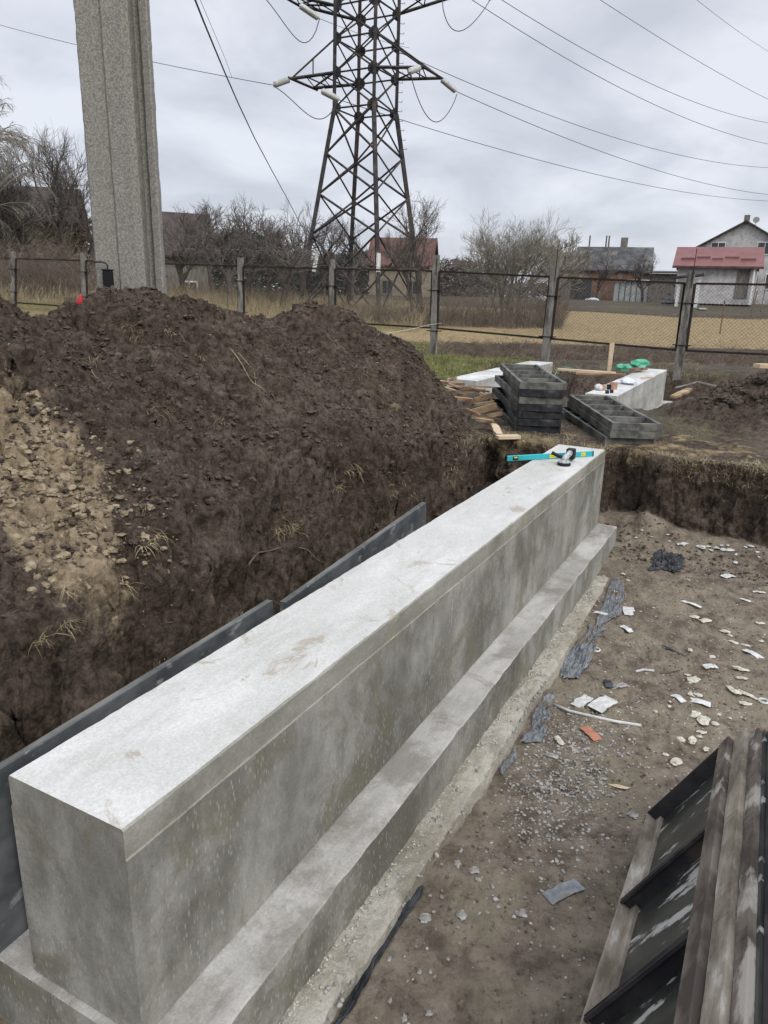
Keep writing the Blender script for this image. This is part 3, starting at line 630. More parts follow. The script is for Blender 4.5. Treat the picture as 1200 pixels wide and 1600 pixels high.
# tapes on the legs (white marking boards)
mb=MB(); p=cn(0,0).lerp(cn(1,0),.62)+(-ey)*.14; mb.box((0,0,0),(.2,.02,1.1),Matrix.Translation(p)@Matrix.Rotation(ang,4,'Z')); mb.build('marker_board',MT['white_paint'],py)
mb=MB(); p=cn(0,3).lerp(cn(1,3),.66)+(-ey)*.14+ex*.4; mb.box((0,0,0),(.2,.02,1.0),Matrix.Translation(p)@Matrix.Rotation(ang,4,'Z')@Matrix.Rotation(.2,4,'Y')); mb.build('marker_board',MT['white_paint'],py)
# ================================================ wires
def wire(name,pts,r,label,cat='wire',m='wire_far',group=None,sag=None,k=5,n=26):
    p0,p1=Vector(pts[0]),Vector(pts[-1]); P_=[]
    if sag is not None:
        for i in range(n+1):
            t=i/n; p=p0.lerp(p1,t); p.z-=sag*4*t*(1-t); P_.append(p)
    else: P_=pts
    mb=MB(); mb.path(P_,r,k=k); o=mb.build(name,MT[m]); center(o); tag(o,label,cat,group); return o
WG='power line wires'
def ext(p,q,f): p=Vector(p);q=Vector(q); return p+(q-p)*f
def wire2(a,mid,b,r,label,fr=1.25,Yn=None):
    # through three seen points: fitted parabola in the vertical plane of a-b, carried on past b
    A_,B_=at(*a),at(*b); dxy=Vector((B_.x-A_.x,B_.y-A_.y)); 
    d=np.array(ray(*mid[:2])); # where the ray to mid crosses the vertical plane through a-b
    nrm=np.array([-dxy.y,dxy.x,0]); s=(nrm@(np.array(A_)-np.array([0,0,CH])))/(nrm@d); Mp=np.array([0,0,CH])+d*s
    t=((Mp[0]-A_.x)*dxy.x+(Mp[1]-A_.y)*dxy.y)/dxy.length_squared; sag=((A_.z+(B_.z-A_.z)*t)-Mp[2])/(t*(1-t)); sag=max(min(sag,40),-2)
    P_=[]
    for i in range(41):
        u=fr*i/40; P_.append(Vector((A_.x+dxy.x*u,A_.y+dxy.y*u,A_.z+(B_.z-A_.z)*u-sag*u*(1-u))))
    mb=MB(); mb.path(P_,r*.72,k=5); o=mb.build('power_wire',MT['wire_far']); center(o); tag(o,label,'wire',WG); return o
wire2((427,133,38.3),(240,97,60),(0,39,55),.022,'power wire running left from the left arm of the pylon, behind the ribbed pole')
wire2((713,143,41.4),(900,222,50),(1200,304,75),.025,'power wire leaving the right arm tip insulator, middle of the three low wires')
wire2((625,82,40.5),(900,195,50),(1200,262,75),.025,'power wire starting above the right arm of the pylon, highest of three low wires')
wire2((530,156,38.4),(900,265,52),(1200,314,80),.025,'power wire from the pylon to the right edge, lowest of three low wires')
wire2((690,-32,41),(900,100,46),(1200,225,70),.025,'upper power wire that crosses its neighbour near the top right of the tower')
wire2((735,-32,43),(900,70,48),(1200,192,75),.025,'upper power wire that starts right of its crossing neighbour and ends higher')
wire2((890,-32,45),(1060,77,52),(1200,155,70),.022,'thin power wire crossing the upper right sky alone')
wire2((1050,-32,45),(1125,28,52),(1200,80,70),.016,'faint short wire in the top right corner of the sky')
wire2((499,29,38.6),(540,45,42),(640,75,60),.018,'thin wire running right from the grey upper insulator into the tower',fr=1.0)
def loop(a,b,low,r,label):
    A_,B_=at(*a),at(*b); Lw_=at(*low); P_=[]
    for i in range(25):
        t=i/24; p=A_.lerp(B_,t); tl=min(max(((Lw_-A_).dot(B_-A_))/(B_-A_).length_squared,.2),.8)
        dz=(A_.lerp(B_,tl).z-Lw_.z); c=math.sin(math.pi*t**(math.log(.5)/math.log(tl)))**.8 if 0<t<1 else 0; p.z-=dz*c; P_.append(p)
    mb=MB(); mb.path(P_,r,k=5); o=mb.build('jumper_cable',MT['wire_far']); center(o); tag(o,label,'jumper cable','jumper loops on the pylon'); return o
loop((427,135,38.3),(530,152,38.4),(492,186,38.4),.022,'slack jumper cable hanging under the left arm of the pylon')
loop((642,115,37.2),(714,147,41.4),(682,190,39.3),.022,'slack jumper cable hanging under the right arm of the pylon')
loop((370,-40,38),(499,30,38.6),(452,63,38.3),.022,'slack jumper cable at the top, left of the pylon')
loop((690,-20,39),(770,-10,41.4),(722,51,40),.022,'slack jumper cable at the top, right of the pylon')
wire('service_cable',[at(*q) for q in((296,-25,9.0),(305,0,9.6),(318,33,10.6),(334,72,12),(352,115,13.7),(373,163,16),(397,214,19),(423,263,22.5),(447,307,26),(466,343,29),(478,366,31.5))],.012,'dark blue cable sagging from the top edge towards the bushes left of the pylon','cable',m='cable_blue')
wire('support_wire',[at(*q) for q in((300,-30,11),(330,40,14),(352,92,17),(362,120,19))],.004,'faint grey wire beside the dark blue cable','wire')
# ================================================ fence
def gz(x,y): return float(H(np.array([x]),np.array([y]),False)[0][0])
FP=[(-95,402,-95,475,30.5),(22,404,22,478,29),(131,407,133,480,27.2),(252,412,255,486,25.6),(376,416,377,491,24.2),(519,420,520,487,22.6),(681,424,677,552,21.1),(866,433,852,556,19.4),(1078,443,1060,577,17.7),(1290,446,1265,588,16.6)]
fe=empty('chain_link_fence',at(676,550,21.1)); tag(fe,'rusty chain link fence of framed panels between grey concrete posts across the whole view','fence')
FT=[at(a,b,Y) for a,b,c,d,Y in FP]; FB=[at(c,d,Y) for a,b,c,d,Y in FP]
FB=[Vector((b.x,b.y,min(b.z,gz(b.x,b.y)+.05))) for b in FB]
def rel(p): return Vector(p)-fe.location
for i,(t,b) in enumerate(zip(FT,FB)):
    mb=MB(); s=.085 if i in(7,8) else (.078 if i!=8 else .085); top=t+Vector((0,0,.26 if i!=6 else .42)); n_=14; d=(FT[min(i+1,9)]-FT[max(0,i-1)]); d.z=0; d.normalize(); nrm=Vector((-d.y,d.x,0)); bv=len(mb.v)
    bot=b+(b-top).normalized()*.35
    for q in range(n_+1):
        p=bot.lerp(top,q/n_); 
        for sx_,sy_ in((-1,-1),(1,-1),(1,1),(-1,1)): mb.v.append(tuple(rel(p+d*sx_*s*(1.12-.2*q/n_)+nrm*sy_*s*.9+Vector((random.uniform(-.006,.006),0,0)))))
    for q in range(n_):
        for e_ in range(4): mb.f.append((bv+q*4+e_,bv+q*4+(e_+1)%4,bv+q*4+4+(e_+1)%4,bv+q*4+4+e_)); mb.m.append(0)
    mb.f.append(tuple(bv+n_*4+e_ for e_ in range(4))); mb.m.append(0)
    po=mb.build('post',MT['post_concrete'],fe)
    mb=MB()
    for f_ in(.3,.78):
        p=b.lerp(t,f_); 
        mb=MB(); mb.box((0,0,0),(.40,2*s+.012,.022),Matrix.Translation(rel(p))@Matrix.Rotation(math.atan2(d.y,d.x),4,'Z')); mb.build('clamp',MT['fence_steel'],po)
for i in range(len(FT)-1):
    t0,t1=FT[i],FT[i+1]; d=(t1-t0).normalized(); off=.11
    ph=1.5 if i>=5 else 1.6
    a0=t0+d*off; a1=t1-d*off; 
    l0=(FB[i]-FT[i]).normalized(); l1=(FB[i+1]-FT[i+1]).normalized()
    if i==2 : a1=a1.lerp(a0,.0)
    b0=a0+l0*ph; b1=a1+l1*ph
    if i==8: b0=a0+l0*1.5;b1=a1+l1*1.5
    mb=MB(); rr=.034
    for p,q in((a0,a1),(b0,b1),(a0,b0),(a1,b1)): mb.bar(rel(p),rel(q),rr,k=4,tw=.785)
    fr_=mb.build('panel_frame',MT['fence_steel'],fe)
    # diamond mesh: clipped diagonals, gently waved
    mb=MB(); Lx=(a1-a0).length; cell=.085; nd=int((Lx+ph)/cell)
    def uv(u,v): return a0.lerp(a1,u/Lx).lerp(b0.lerp(b1,u/Lx),v/ph)
    for k_ in range(1,nd):
        c=k_*cell
        for sgn in(0,1):
            u0,v0=(c,0) if c<=Lx else (Lx,c-Lx); u1,v1=(0,c) if c<=ph else (c-ph,ph)
            if sgn: u0,u1=Lx-u0,Lx-u1
            mb.bar(rel(uv(u0,v0)),rel(uv(u1,v1)),.0026,k=3,cap=False)
    mb.build('mesh',MT['fence_wire'],fr_)
# barbed coils on the left stretch, thin iron pins on the right
mb=MB()
for i in range(0,6):
    t0,t1=FT[i]+Vector((0,0,.25)),FT[i+1]+Vector((0,0,.25)); n_=150; d=(t1-t0)
    P_=[]; ph=random.random()*6
    for q in range(n_+1):
        u=q/n_; a=u*11*2*math.pi+ph; e_=1+.15*math.sin(u*23); P_.append(t0+d*u+Vector((.24*math.cos(a)*1.2,.1*math.sin(a*.5),.24*math.sin(a)*e_)))
    mb.path([rel(p) for p in P_],.0065,k=3)
mb.build('razor_wire_coil',MT['fence_wire'],fe)
for i,hh in((6,.35),(7,.75),(8,.75)):
    mb=MB(); t=FT[i]+Vector((0,-.1,0)); mb.bar(rel(t-Vector((0,0,.1))),rel(t+Vector((.01,0,hh))),.009,k=4); mb.build('iron_pin',MT['fence_steel'],fe)
# string to the post
wire('string',[at(603,521,17.5),at(640,515,19),at(668,508,20.6),at(690,505,21.2)],.007,'pale string stretched from the heap to a fence post','string',m='paper')
# ================================================ bare trees
def bare_tree(name,base,h,label,cat='tree',seed=0,spread=.5,trunk_r=.1,levels=4,kids=5,stems=1,mb_=('bark','twig'),group=None,droop=0,up=.25,twr=.006,first=.34,twist=.15,lean=0,ratio=.58,bare=.35,width=None):
    R_=random.Random(seed); root=empty(name,base); tag(root,label,cat,group); T=MB(); Cn=MB()
    def grow(p,d,ln,r,lv):
        ns=5 if lv>=levels-1 else (4 if lv>1 else 3); M=T if lv>=levels-1 else Cn; pts=[p]; ds=[d]; rs=[r]
        for i in range(ns):
            kk=twist*(1.3 if lv<levels else .5)
            d=(d+Vector((R_.gauss(0,kk),R_.gauss(0,kk),R_.gauss(0,kk*.6)+(up*.3 if lv<levels else .1)-droop*(levels-lv)*.13))).normalized()
            q=p+d*ln/ns; r2=max(rs[-1]*(.86 if lv<levels else .93),twr*.5)
            M.bar(p,q,rs[-1],r2,k=(7 if lv>=levels-1 else (4 if lv>1 else 3)),cap=False); p=q; pts.append(q); ds.append(d); rs.append(r2)
        if lv>0:
            n_=kids+(1 if R_.random()<.5 else 0)
            for c in range(n_):
                t=(bare if lv==levels else .2)+(1-(bare if lv==levels else .2))*(c+R_.random()*.8)/n_; t=min(t,.999); i=int(t*ns); pp=pts[i].lerp(pts[i+1],t*ns-i); dd=ds[i+1]
                ax=Vector((R_.gauss(0,1),R_.gauss(0,1),R_.gauss(0,.35))); ax=(ax-dd*ax.dot(dd)).normalized()
                nd=(dd*(1-spread*.45)+ax*spread*R_.uniform(.75,1.3)).normalized()
                grow(pp,nd,ln*ratio*R_.uniform(.75,1.25)*(1.25-.5*t if lv<levels else 1.5-.35*t),max(min(rs[i+1]*.72,rs[0]*R_.uniform(.42,.62)),twr),lv-1)
    for s_ in range(stems):
        a=R_.uniform(0,6.28) if stems>1 else 0; o=R_.uniform(0,.35) if stems>1 else 0
        d=Vector((math.cos(a)*.45*(stems>1)*R_.random()+lean,math.sin(a)*.4*(stems>1),1)).normalized()
        grow(Vector((math.cos(a)*o,math.sin(a)*o,-.1)),d,h*first,trunk_r*(R_.uniform(.6,1) if stems>1 else 1),levels)
    zmax=max([v[2] for v in T.v]+[v[2] for v in Cn.v]); k=h/zmax; kx=k
    if width: xm=max(abs(v[0]) for v in Cn.v); kx=width/2/xm
    for M in(T,Cn): M.v=[(x*kx,y*kx,z*k) for x,y,z in M.v]
    T.build('trunk',MT[mb_[0]],root); Cn.build('crown',MT[mb_[1]],root); return root
_PY=[-50,8,20,27,34,45,62,90,300,6000];_PZ=[-.08,-.1,-.13,-.12,.22,.72,1.36,1.4,1.0,.5]
def _s(x,a,b): t=min(max((x-a)/(b-a),0),1); return t*t*(3-2*t)
def gz(X,Y):
    if Y<17: return float(H(np.array([X]),np.array([Y]),False)[0][0])
    for i in range(9):
        if Y<_PY[i+1]: break
    z=_PZ[i]+(_PZ[i+1]-_PZ[i])*(Y-_PY[i])/(_PY[i+1]-_PY[i])
    z+=.62*_s(Y,13,27)*_s(-X,0,10)*(1-_s(Y,34,60))
    return z-.22*_s(Y,20.5,22)*(1-_s(Y,24,26.5))*_s(X,-1,2)
def gp(px,Y,dz=0):
    p=at(px,500,Y); return Vector((p.x,p.y,gz(p.x,p.y)+dz))
def hgt(px,py,Y,b): return at(px,py,Y).z-b.z
GT='bare fruit trees behind the left fence'
row=[(292,318,37,'slim bare fruit tree just right of the ribbed pole'),(333,306,41,'bare fruit tree with crossing limbs, second right of the ribbed pole'),(362,322,35,'bushy low bare fruit tree in the middle of the row left of the pylon'),(388,300,38,'tall straight bare fruit tree in the middle of the row'),(420,312,40,'bare tree with forked trunk in the row left of the pylon'),(441,330,36,'short dark bare tree near the foot of the dark blue cable'),(470,300,44,'bare tree with fine twigs directly behind the left leg of the pylon'),(508,318,47,'bare tree seen through the left half of the pylon'),(550,335,50,'low bare tree seen through the middle of the pylon')]
for i,(px,pyt,Y,lab) in enumerate(row):
    b=gp(px,Y); bare_tree('fruit_tree',b,hgt(px,pyt,Y,b),lab,seed=20+i,spread=.62,trunk_r=.10,levels=4,kids=5,group=GT,first=.4,lean=random.uniform(-.12,.12),twr=.005,width=random.uniform(3.6,5))
for i,(px,pyt,Y,lab,pale) in enumerate(((60,205,40,'bare tree with many upright forks, left of the ribbed pole',0),(108,196,43,'tall twiggy bare tree close to the left side of the ribbed pole',0),(150,215,46,'twiggy bare tree half hidden by the left edge of the pole',0),(14,235,38,'dark bare tree standing before the yellowish house wall at the left edge',0))):
    b=gp(px,Y); bare_tree('bare_tree',b,hgt(px,pyt,Y,b),lab,seed=60+i,spread=.55,trunk_r=.13,levels=4,kids=6,first=.42,twr=.005,width=6.)
b=gp(-34,36); bare_tree('birch_tree',b,hgt(0,70,36,b),'tall pale birch with drooping twigs at the left edge of the sky','tree',seed=90,spread=.5,trunk_r=.15,levels=4,kids=7,mb_=('birch','twig_pale'),droop=.9,up=.3,first=.7,twr=.006,width=8.,ratio=.45)
b=gp(652,38); bare_tree('bare_tree',b,hgt(660,292,38,b),'bare tree with a slender trunk right beside the right leg of the pylon',seed=101,spread=.5,trunk_r=.10,levels=4,kids=5,first=.45,twr=.006,stems=2,width=4.8)
b=gp(792,36); t=bare_tree('bare_tree',b,hgt(800,316,36,b),'wide round pale-twigged bare tree with several stems, right of the pylon',seed=113,spread=.5,trunk_r=.06,levels=4,kids=5,stems=9,mb_=('bark_pale','twig_pale'),first=.5,twr=.0045,up=.35,width=6.4)
b=gp(862,48); bare_tree('bare_tree',b,hgt(860,352,48,b),'smaller bare tree behind the right side of the wide pale one',seed=120,spread=.55,trunk_r=.1,levels=4,kids=5,twr=.008,width=5,mb_=('bark','twig_pale'))
for i,(px,pyt,Y) in enumerate(((1000,392,66),(928,385,69),)):
    b=gp(px,Y); bare_tree('bare_tree',b,hgt(px,pyt,Y,b),('dim bare shrubby tree before the right end of the grey roofed house','dim bare tree standing in front of the grey roofs')[i],seed=130+i,spread=.55,trunk_r=.08,levels=4,kids=4,twr=.009,width=4.5)
# brown brush and hedges: nobody could count the stems
_vn=np.random.default_rng(5).random((64,64))
def brush(name,x0,x1,y0,y1,Y0,Y1,n,hmin,hmax,label,m='dead_stalk',r=.006,bend=.5,seed=0):
    R_=random.Random(seed); mb=MB()
    for i in range(n):
        px=R_.uniform(x0,x1); Y=R_.uniform(Y0,Y1); p=gp(px,Y,-.05); h=R_.uniform(hmin,hmax)*(.35+1.15*float(_vn[int(px*.05)%64][int(Y*.9)%64]))
        a=R_.uniform(0,6.28); d=Vector((math.cos(a)*bend*R_.random(),math.sin(a)*bend*R_.random(),1)); q=p
        for s_ in range(3):
            q2=q+d.normalized()*h/3; mb.bar(q,q2,r*(1-s_*.25),r*(.8-s_*.25),k=3,cap=False); q=q2; d+=Vector((R_.gauss(0,bend*.6),R_.gauss(0,bend*.6),-bend*R_.random()*.7))
    o=mb.build(name,MT[m]); tag(o,label,'undergrowth',kind='stuff'); return o
brush('brown_thicket',-60,146,0,0,34,39,3600,.9,2.8,'dense brown thicket behind the fence at the far left',seed=1,r=.011,bend=.7)
brush('dry_weeds',-60,660,0,0,30,42,9000,.25,.9,'dry tawny weeds under the bare trees behind the left fence',m='straw',seed=2,r=.008)
brush('brown_shrubs',560,880,0,0,33,37,3800,.5,1.7,'brown undergrowth round the foot of the wide bare tree',seed=3,r=.008,bend=.6)
brush('brown_shrubs',250,560,0,0,38,44,1800,.4,1.1,'brown twiggy undergrowth among the fruit trees',seed=9,r=.009,bend=.6)
brush('bramble',690,1340,0,0,21.9,26,9500,.2,.62,'tangled dark brambles just beyond the fence on the right',seed=4,r=.006,bend=1.3)
brush('bramble',560,860,0,0,22.5,26,2400,.15,.5,'dry brambles beyond the middle of the fence',seed=5,r=.006,bend=1.1)
brush('dry_weeds',690,1300,0,0,17.2,20.5,2600,.04,.2,'short dead weeds at the foot of the right hand fence posts',m='straw',seed=6,r=.004,bend=1.)
# distant wood
def wood(name,x0,x1,Y,hm,label,m='twig',seed=0,n=26000,s=.16):
    R_=random.Random(seed); mb=MB()
    p0=gp(x0,Y);p1=gp(x1,Y)
    for i in range(n):
        t=R_.random(); u=t*(p1-p0).length; top=hm*(.62+.38*float(math.sin(u*.21+seed)*.5+.5)*.9+.15*math.sin(u*.73)); z=top*R_.random()**.8
        c=p0.lerp(p1,t)+Vector((R_.gauss(0,1.),R_.gauss(0,2.2),z-.3)); a=R_.uniform(0,6.28); d=Vector((math.cos(a),math.sin(a)*.6,R_.uniform(-.3,1))).normalized()
        q=c+d*R_.uniform(.3,1)*s*5; w_=d.cross(Vector((R_.gauss(0,1),R_.gauss(0,1),R_.gauss(0,1)))).normalized()*s*.32
        mb.quad_pts([c-w_,c+w_,q])
    o=mb.build(name,MT[m]); tag(o,label,'wood',kind='stuff'); return o
wood('far_wood',200,545,62,5.0,'dark distant wood behind the fruit trees',m='evergreen',seed=1,n=16000,s=.2)
wood('far_wood',-120,160,50,6.2,'dense brown wood behind the thicket at the far left',m='dead_stalk',seed=2,n=15000,s=.16)
wood('far_wood',540,760,75,4.6,'dim far trees between the pylon and the wide bare tree',m='twig',seed=3,n=9000,s=.2)
wood('far_hedge',1004,1075,78,3.4,'dark evergreen trees between the grey house and the red roofed one',m='evergreen',seed=4,n=4500,s=.16)
wood('far_hedge',640,1400,120,2.6,'low far hedge along the skyline',m='twig',seed=5,n=9000,s=.3)
# ================================================ houses
def hroot(name,lab,cat,loc,rz=0): r=empty(name,loc,rz); tag(r,lab,cat); return r
def gable(root,w_,d_,he,hr,wm,rm,over=.35,axis='x',th=.12):
    """box w_ (x) by d_ (y), ridge along axis; centre at root, y=0 at the front"""
    mb=MB()
    if axis=='x':
        P_=[(0,0),(0,he),(d_/2,hr),(d_,he),(d_,0)]
        for x in(-w_/2,w_/2): mb.quad_pts([(x,y,z) for y,z in P_])
        for i in(0,3): (y0,z0),(y1,z1)=P_[i],P_[i+1]; mb.quad_pts([(-w_/2,y0,z0),(w_/2,y0,z0),(w_/2,y1,z1),(-w_/2,y1,z1)])
    else:
        P_=[(-w_/2,0),(-w_/2,he),(0,hr),(w_/2,he),(w_/2,0)]
        for y in(0,d_): mb.quad_pts([(x,y,z) for x,z in P_])
        for i in(0,3): (x0,z0),(x1,z1)=P_[i],P_[i+1]; mb.quad_pts([(x0,0,z0),(x0,d_,z0),(x1,d_,z1),(x1,0,z1)])
    mb.build('wall',MT[wm],root)
    mb=MB(); 
    if axis=='x':
        sl_=(hr-he)/(d_/2)
        for s_,e0 in((1,0),(-1,d_)):
            y0=e0-s_*over; z0=he-sl_*over; a=[(-w_/2-over,y0,z0+.02),(w_/2+over,y0,z0+.02),(w_/2+over,d_/2,hr+.02),(-w_/2-over,d_/2,hr+.02)]; b=[(x,y,z+th) for x,y,z in a]
            mb.quad_pts(a); mb.quad_pts(b); 
            for i in range(4): j=(i+1)%4; mb.quad_pts([a[i],a[j],b[j],b[i]])
    else:
        sl_=(hr-he)/(w_/2)
        for s_ in(1,-1):
            x0=s_*(w_/2+over); z0=he-sl_*over; a=[(x0,-over,z0+.02),(x0,d_+over,z0+.02),(0,d_+over,hr+.02),(0,-over,hr+.02)]; b=[(x,y,z+th) for x,y,z in a]
            mb.quad_pts(a); mb.quad_pts(b)
            for i in range(4): j=(i+1)%4; mb.quad_pts([a[i],a[j],b[j],b[i]])
    return mb.build('roof',MT[rm],root)
def win(root,x,z,w_,h_,y=-.02,fm='white_paint'):
    mb=MB(); mb.box((x,y,z+h_/2+.05),(w_+.16,.08,.1)); mb.box((x,y,z-h_/2-.05),(w_+.16,.08,.1)); mb.box((x-w_/2-.04,y,z),(.08,.08,h_)); mb.box((x+w_/2+.04,y,z),(.08,.08,h_)); mb.box((x,y,z),(.06,.07,h_))
    f=mb.build('window',MT[fm],root); mb=MB(); mb.box((x,y+.01,z),(w_,.03,h_)); mb.build('pane',MT['glass_dark'],f)
def seam(root,rm,w_,d_,he,hr,over,step): pass
# big white house, gable to the camera
def base_at(px,py,Y): p=at(px,py,Y); return Vector((p.x,p.y,p.z-.6))
Y=82; s_=Y/F
b=base_at(1147,470,Y); h=hroot('white_house','tall white brick house with a gable and two attic windows at the right edge','house',b,-.44)
he=at(1081,392,Y).z-b.z; hr=at(1147,347,Y).z-b.z; rf=gable(h,10.2,11,he,hr,'white_brick','dark_roof',over=.45,axis='y',th=.18)
for x in(-2.35,2.1): win(h,x,at(1140,386,Y).z-b.z-.1,1.3,1.1)
for x in (3.3,): win(h,x,2.6,1.2,1.4)
mb=MB(); mb.box((0,.5,hr+.25),(.55,.55,1.0)); mb.build('chimney',MT['grey_board'],rf)
mb=MB(); mb.bar((.9,-.2,hr-.6),(.9,-.3,hr+.15),.05); mb.lathe((.9,-.45,hr+.2),(.9,-.25,hr+.3),[(0,.32),(.5,.25),(1,.05)],k=12); mb.build('satellite_dish',MT['white_paint'],rf)
# garage with red metal roof
Y=60; b=base_at(1114,462,Y); h=hroot('garage','low white building with a dull red metal roof in front of the white house','garage',b,-.4)
zr=at(1120,389,Y+3).z-b.z; ze=at(1115,418,Y).z-b.z; wd_=(at(1181,420,Y)-at(1052,420,Y)).length-.7
rf=gable(h,wd_,6,ze+.15,zr,'white_brick','red_roof',over=.4)
mb=MB()
for i,(xa,xb,f_) in enumerate(((-.48,-.30,.22),(-.28,-.1,.3),(-.08,.06,.22),(.08,.26,.3),(.28,.47,.2))):
    mb.box(((xa+xb)/2*wd_,f_*3-.05,ze+.15+(zr-ze-.15)*f_+.22),((xb-xa)*wd_,.05,.13))
    mb.build('snow_guard',MT['red_roof'],rf); mb=MB()
mb.box((0,-.45,ze-.02),(wd_+.8,.12,.12)); mb.build('gutter',MT['dark_roof'],rf)
mb=MB(); mb.bar((wd_/2-.2,-.3,0),(wd_/2-.2,-.3,ze),.09,k=6); mb.build('downpipe',MT['white_paint'],h)
mb=MB(); mb.box((wd_/2-.9,-.02,1.5),(.9,.06,2.1)); mb.build('door',MT['grey_board'],h)
# small outhouse
Y=56; b=base_at(1072,474,Y); h=hroot('outhouse','small white outhouse with a dark sloping roof before the red roofed building','shed',b,-.38)
hh=at(1072,436,Y).z-b.z; mb=MB(); mb.box((0,.8,hh/2),(1.55,1.6,hh)); mb.build('wall',MT['white_paint'],h)
mb=MB(); mb.box((.15,.7,hh+.2),(2.2,2.2,.14),Matrix.Rotation(-.12,4,'Y')); mb.build('roof',MT['dark_roof'],h); mb=MB(); mb.box((-.1,-.03,hh*.5),(.8,.05,hh*.8)); mb.build('door',MT['grey_board'],h)
# grey roofed long house
Y=78; b=base_at(953,462,Y); h=hroot('farmhouse','long farmhouse with a weathered grey slate roof and a stub chimney','house',b,-.28)
wd_=(at(1013,410,Y)-at(893,410,Y)).length; zr=at(953,388,Y+4).z-b.z; ze=at(953,421,Y).z-b.z
rf=gable(h,wd_-.6,8,ze,zr,'orange_brick','slate_roof',over=.3)
for px,w_,t_ in((957,.7,1.0),): q=at(px,385,Y+4)-b; mb=MB(); mb.box((q.x,4,zr+.4),(w_,.7,1.3)); mb.build('chimney',MT['grey_board'],rf)
for px in(930,934,905): q=at(px,385,Y+4)-b; mb=MB(); mb.bar((q.x,3.4,zr-.2),(q.x,3.4,zr+1.2),.08,k=6); mb.build('vent_pipe',MT['grey_board'],rf)
for px in(985,1001): q=at(px,428,Y)-b; win(h,q.x,1.6,.9,1.)
Y=72; b=base_at(897,464,Y); h=hroot('barn','lower brick barn with a grey roof in front of the farmhouse','barn',b,-.24)
wd_=(at(944,410,Y)-at(851,410,Y)).length; zr=at(897,397,Y+3).z-b.z; ze=at(897,421,Y).z-b.z
rf=gable(h,wd_-.5,6,ze,zr,'orange_brick','slate_roof',over=.25)
for px,w_ in((905,2.2),): q=at(px,445,Y)-b; mb=MB(); mb.box((q.x,-.03,1.3),(w_,.06,1.9)); mb.build('door',MT['glass_dark'],h)
q=at(882,440,Y)-b; mb=MB(); mb.box((q.x,-.05,1.2),(1.3,.08,1.6)); mb.build('shutter',MT['grey_board'],h)
# plastic covered shed
Y=68; b=base_at(984,468,Y); h=hroot('plastic_shed','low lean-to shed clad in milky plastic sheets beside the grey roofed farmhouse','shed',b,-.3)
mb=MB(); hh=at(984,441,Y).z-b.z; hw=(at(1010,440,Y)-at(958,440,Y)).length; mb.box((0,1.2,hh/2),(hw,2.4,hh)); mb.build('wall',MT['poly_sheet'],h)
mb=MB(); mb.box((0,1.2,hh+.12),(hw+.3,2.7,.07),Matrix.Rotation(.05,4,'X')); mb.build('roof',MT['poly_sheet'],h)
for i in range(7): mb=MB(); mb.box((-hw/2+i*hw/6,-.03,hh/2),(.07,.05,hh)); mb.build('batten',MT['grey_board'],h)
Y=74; b=base_at(1032,460,Y); h=hroot('grey_shed','low grey board shed between the farmhouse and the red roofed building','shed',b,-.35)
mb=MB(); mb.box((0,1,1.1),(3.6,2,2.2+.6)); mb.build('wall',MT['grey_board'],h); mb=MB(); mb.box((0,1,2.6),(4,2.5,.12),Matrix.Rotation(.08,4,'X')); mb.build('roof',MT['slate_roof'],h)
# house with old red roof behind the pylon
Y=60; b=base_at(622,470,Y); h=hroot('cottage','cottage with an old red roof and yellowish gable seen behind the pylon','house',b,-.16)
zr=at(630,374,Y+2).z-b.z; ze=at(630,412,Y).z-b.z; gable(h,4.7,4.5,ze,zr,'yellow_wall','old_red_roof',over=.3); win(h,-.9,1.6,.7,.9,fm='grey_board'); win(h,1.1,1.6,.7,.9,fm='grey_board')
# brown roofed house right of the pole
Y=50; b=base_at(258,475,Y); h=hroot('dark_house','old house with a steep dark roof just right of the ribbed pole','house',b,.35)
zr=at(270,334,Y+3).z-b.z; ze=at(300,395,Y).z-b.z; rf=gable(h,6.2,6.5,ze,zr,'grey_board','dark_roof',over=.4); win(h,1.6,1.5,.9,1.)
Y=47; b=base_at(12,470,Y); h=hroot('old_house','old house with yellowish wall and dark roof behind the thicket at the left edge','house',b,.3)
zr=at(40,292,Y+3).z-b.z; ze=at(20,338,Y).z-b.z; rf=gable(h,8.0,7,ze,zr,'yellow_wall','dark_roof',over=.5); win(h,-1.2,2.6,1.1,1.5); win(h,1.6,2.6,1.1,1.5)
# junk in the yards
for i,(px,py_,Y,e,mn,lab) in enumerate(((928,441,66,(.7,.4,.18),'blue_bag','crumpled pale blue sheet in the yard before the barn'),(1046,462,60,(.9,.5,.35),'black_plastic','dark heap of scrap beside the small white outhouse'),(850,441,60,(.35,.3,.3),'paper','white bundle in the yard left of the barn'),(1098,478,52,(.7,.3,.1),'stone','light rubble lying before the red roofed building'))):
    mb=MB(); p=at(px,py_,Y); p.z=gz(p.x,p.y); mb.lump(p+Vector((0,0,e[2]*.3)),e,seed=i,sub=2,jit=.2); o=mb.build(('crumpled_sheet','scrap_heap','white_bundle','rubble')[i],MT[mn]); center(o); tag(o,lab,('sheet','scrap heap','bundle','rubble')[i])
# garden posts on the tilled slope
for i,(px,Y,hh) in enumerate(((1128,33,1.5),(1172,52,2.4),(1186,52,2.2),(1000+172,45,1.6))):
    b=gp(px,Y,-.1); mb=MB(); mb.bar(b,b+Vector((.05*i,0,hh)),.03,k=5); o=mb.build('garden_stake',MT['old_wood']); center(o); tag(o,('thin stake in the straw field beyond the right fence','leaning pole left of its twin before the white house','leaning pole right of its twin before the white house','short stake on the tilled slope at the right')[i],'stake')
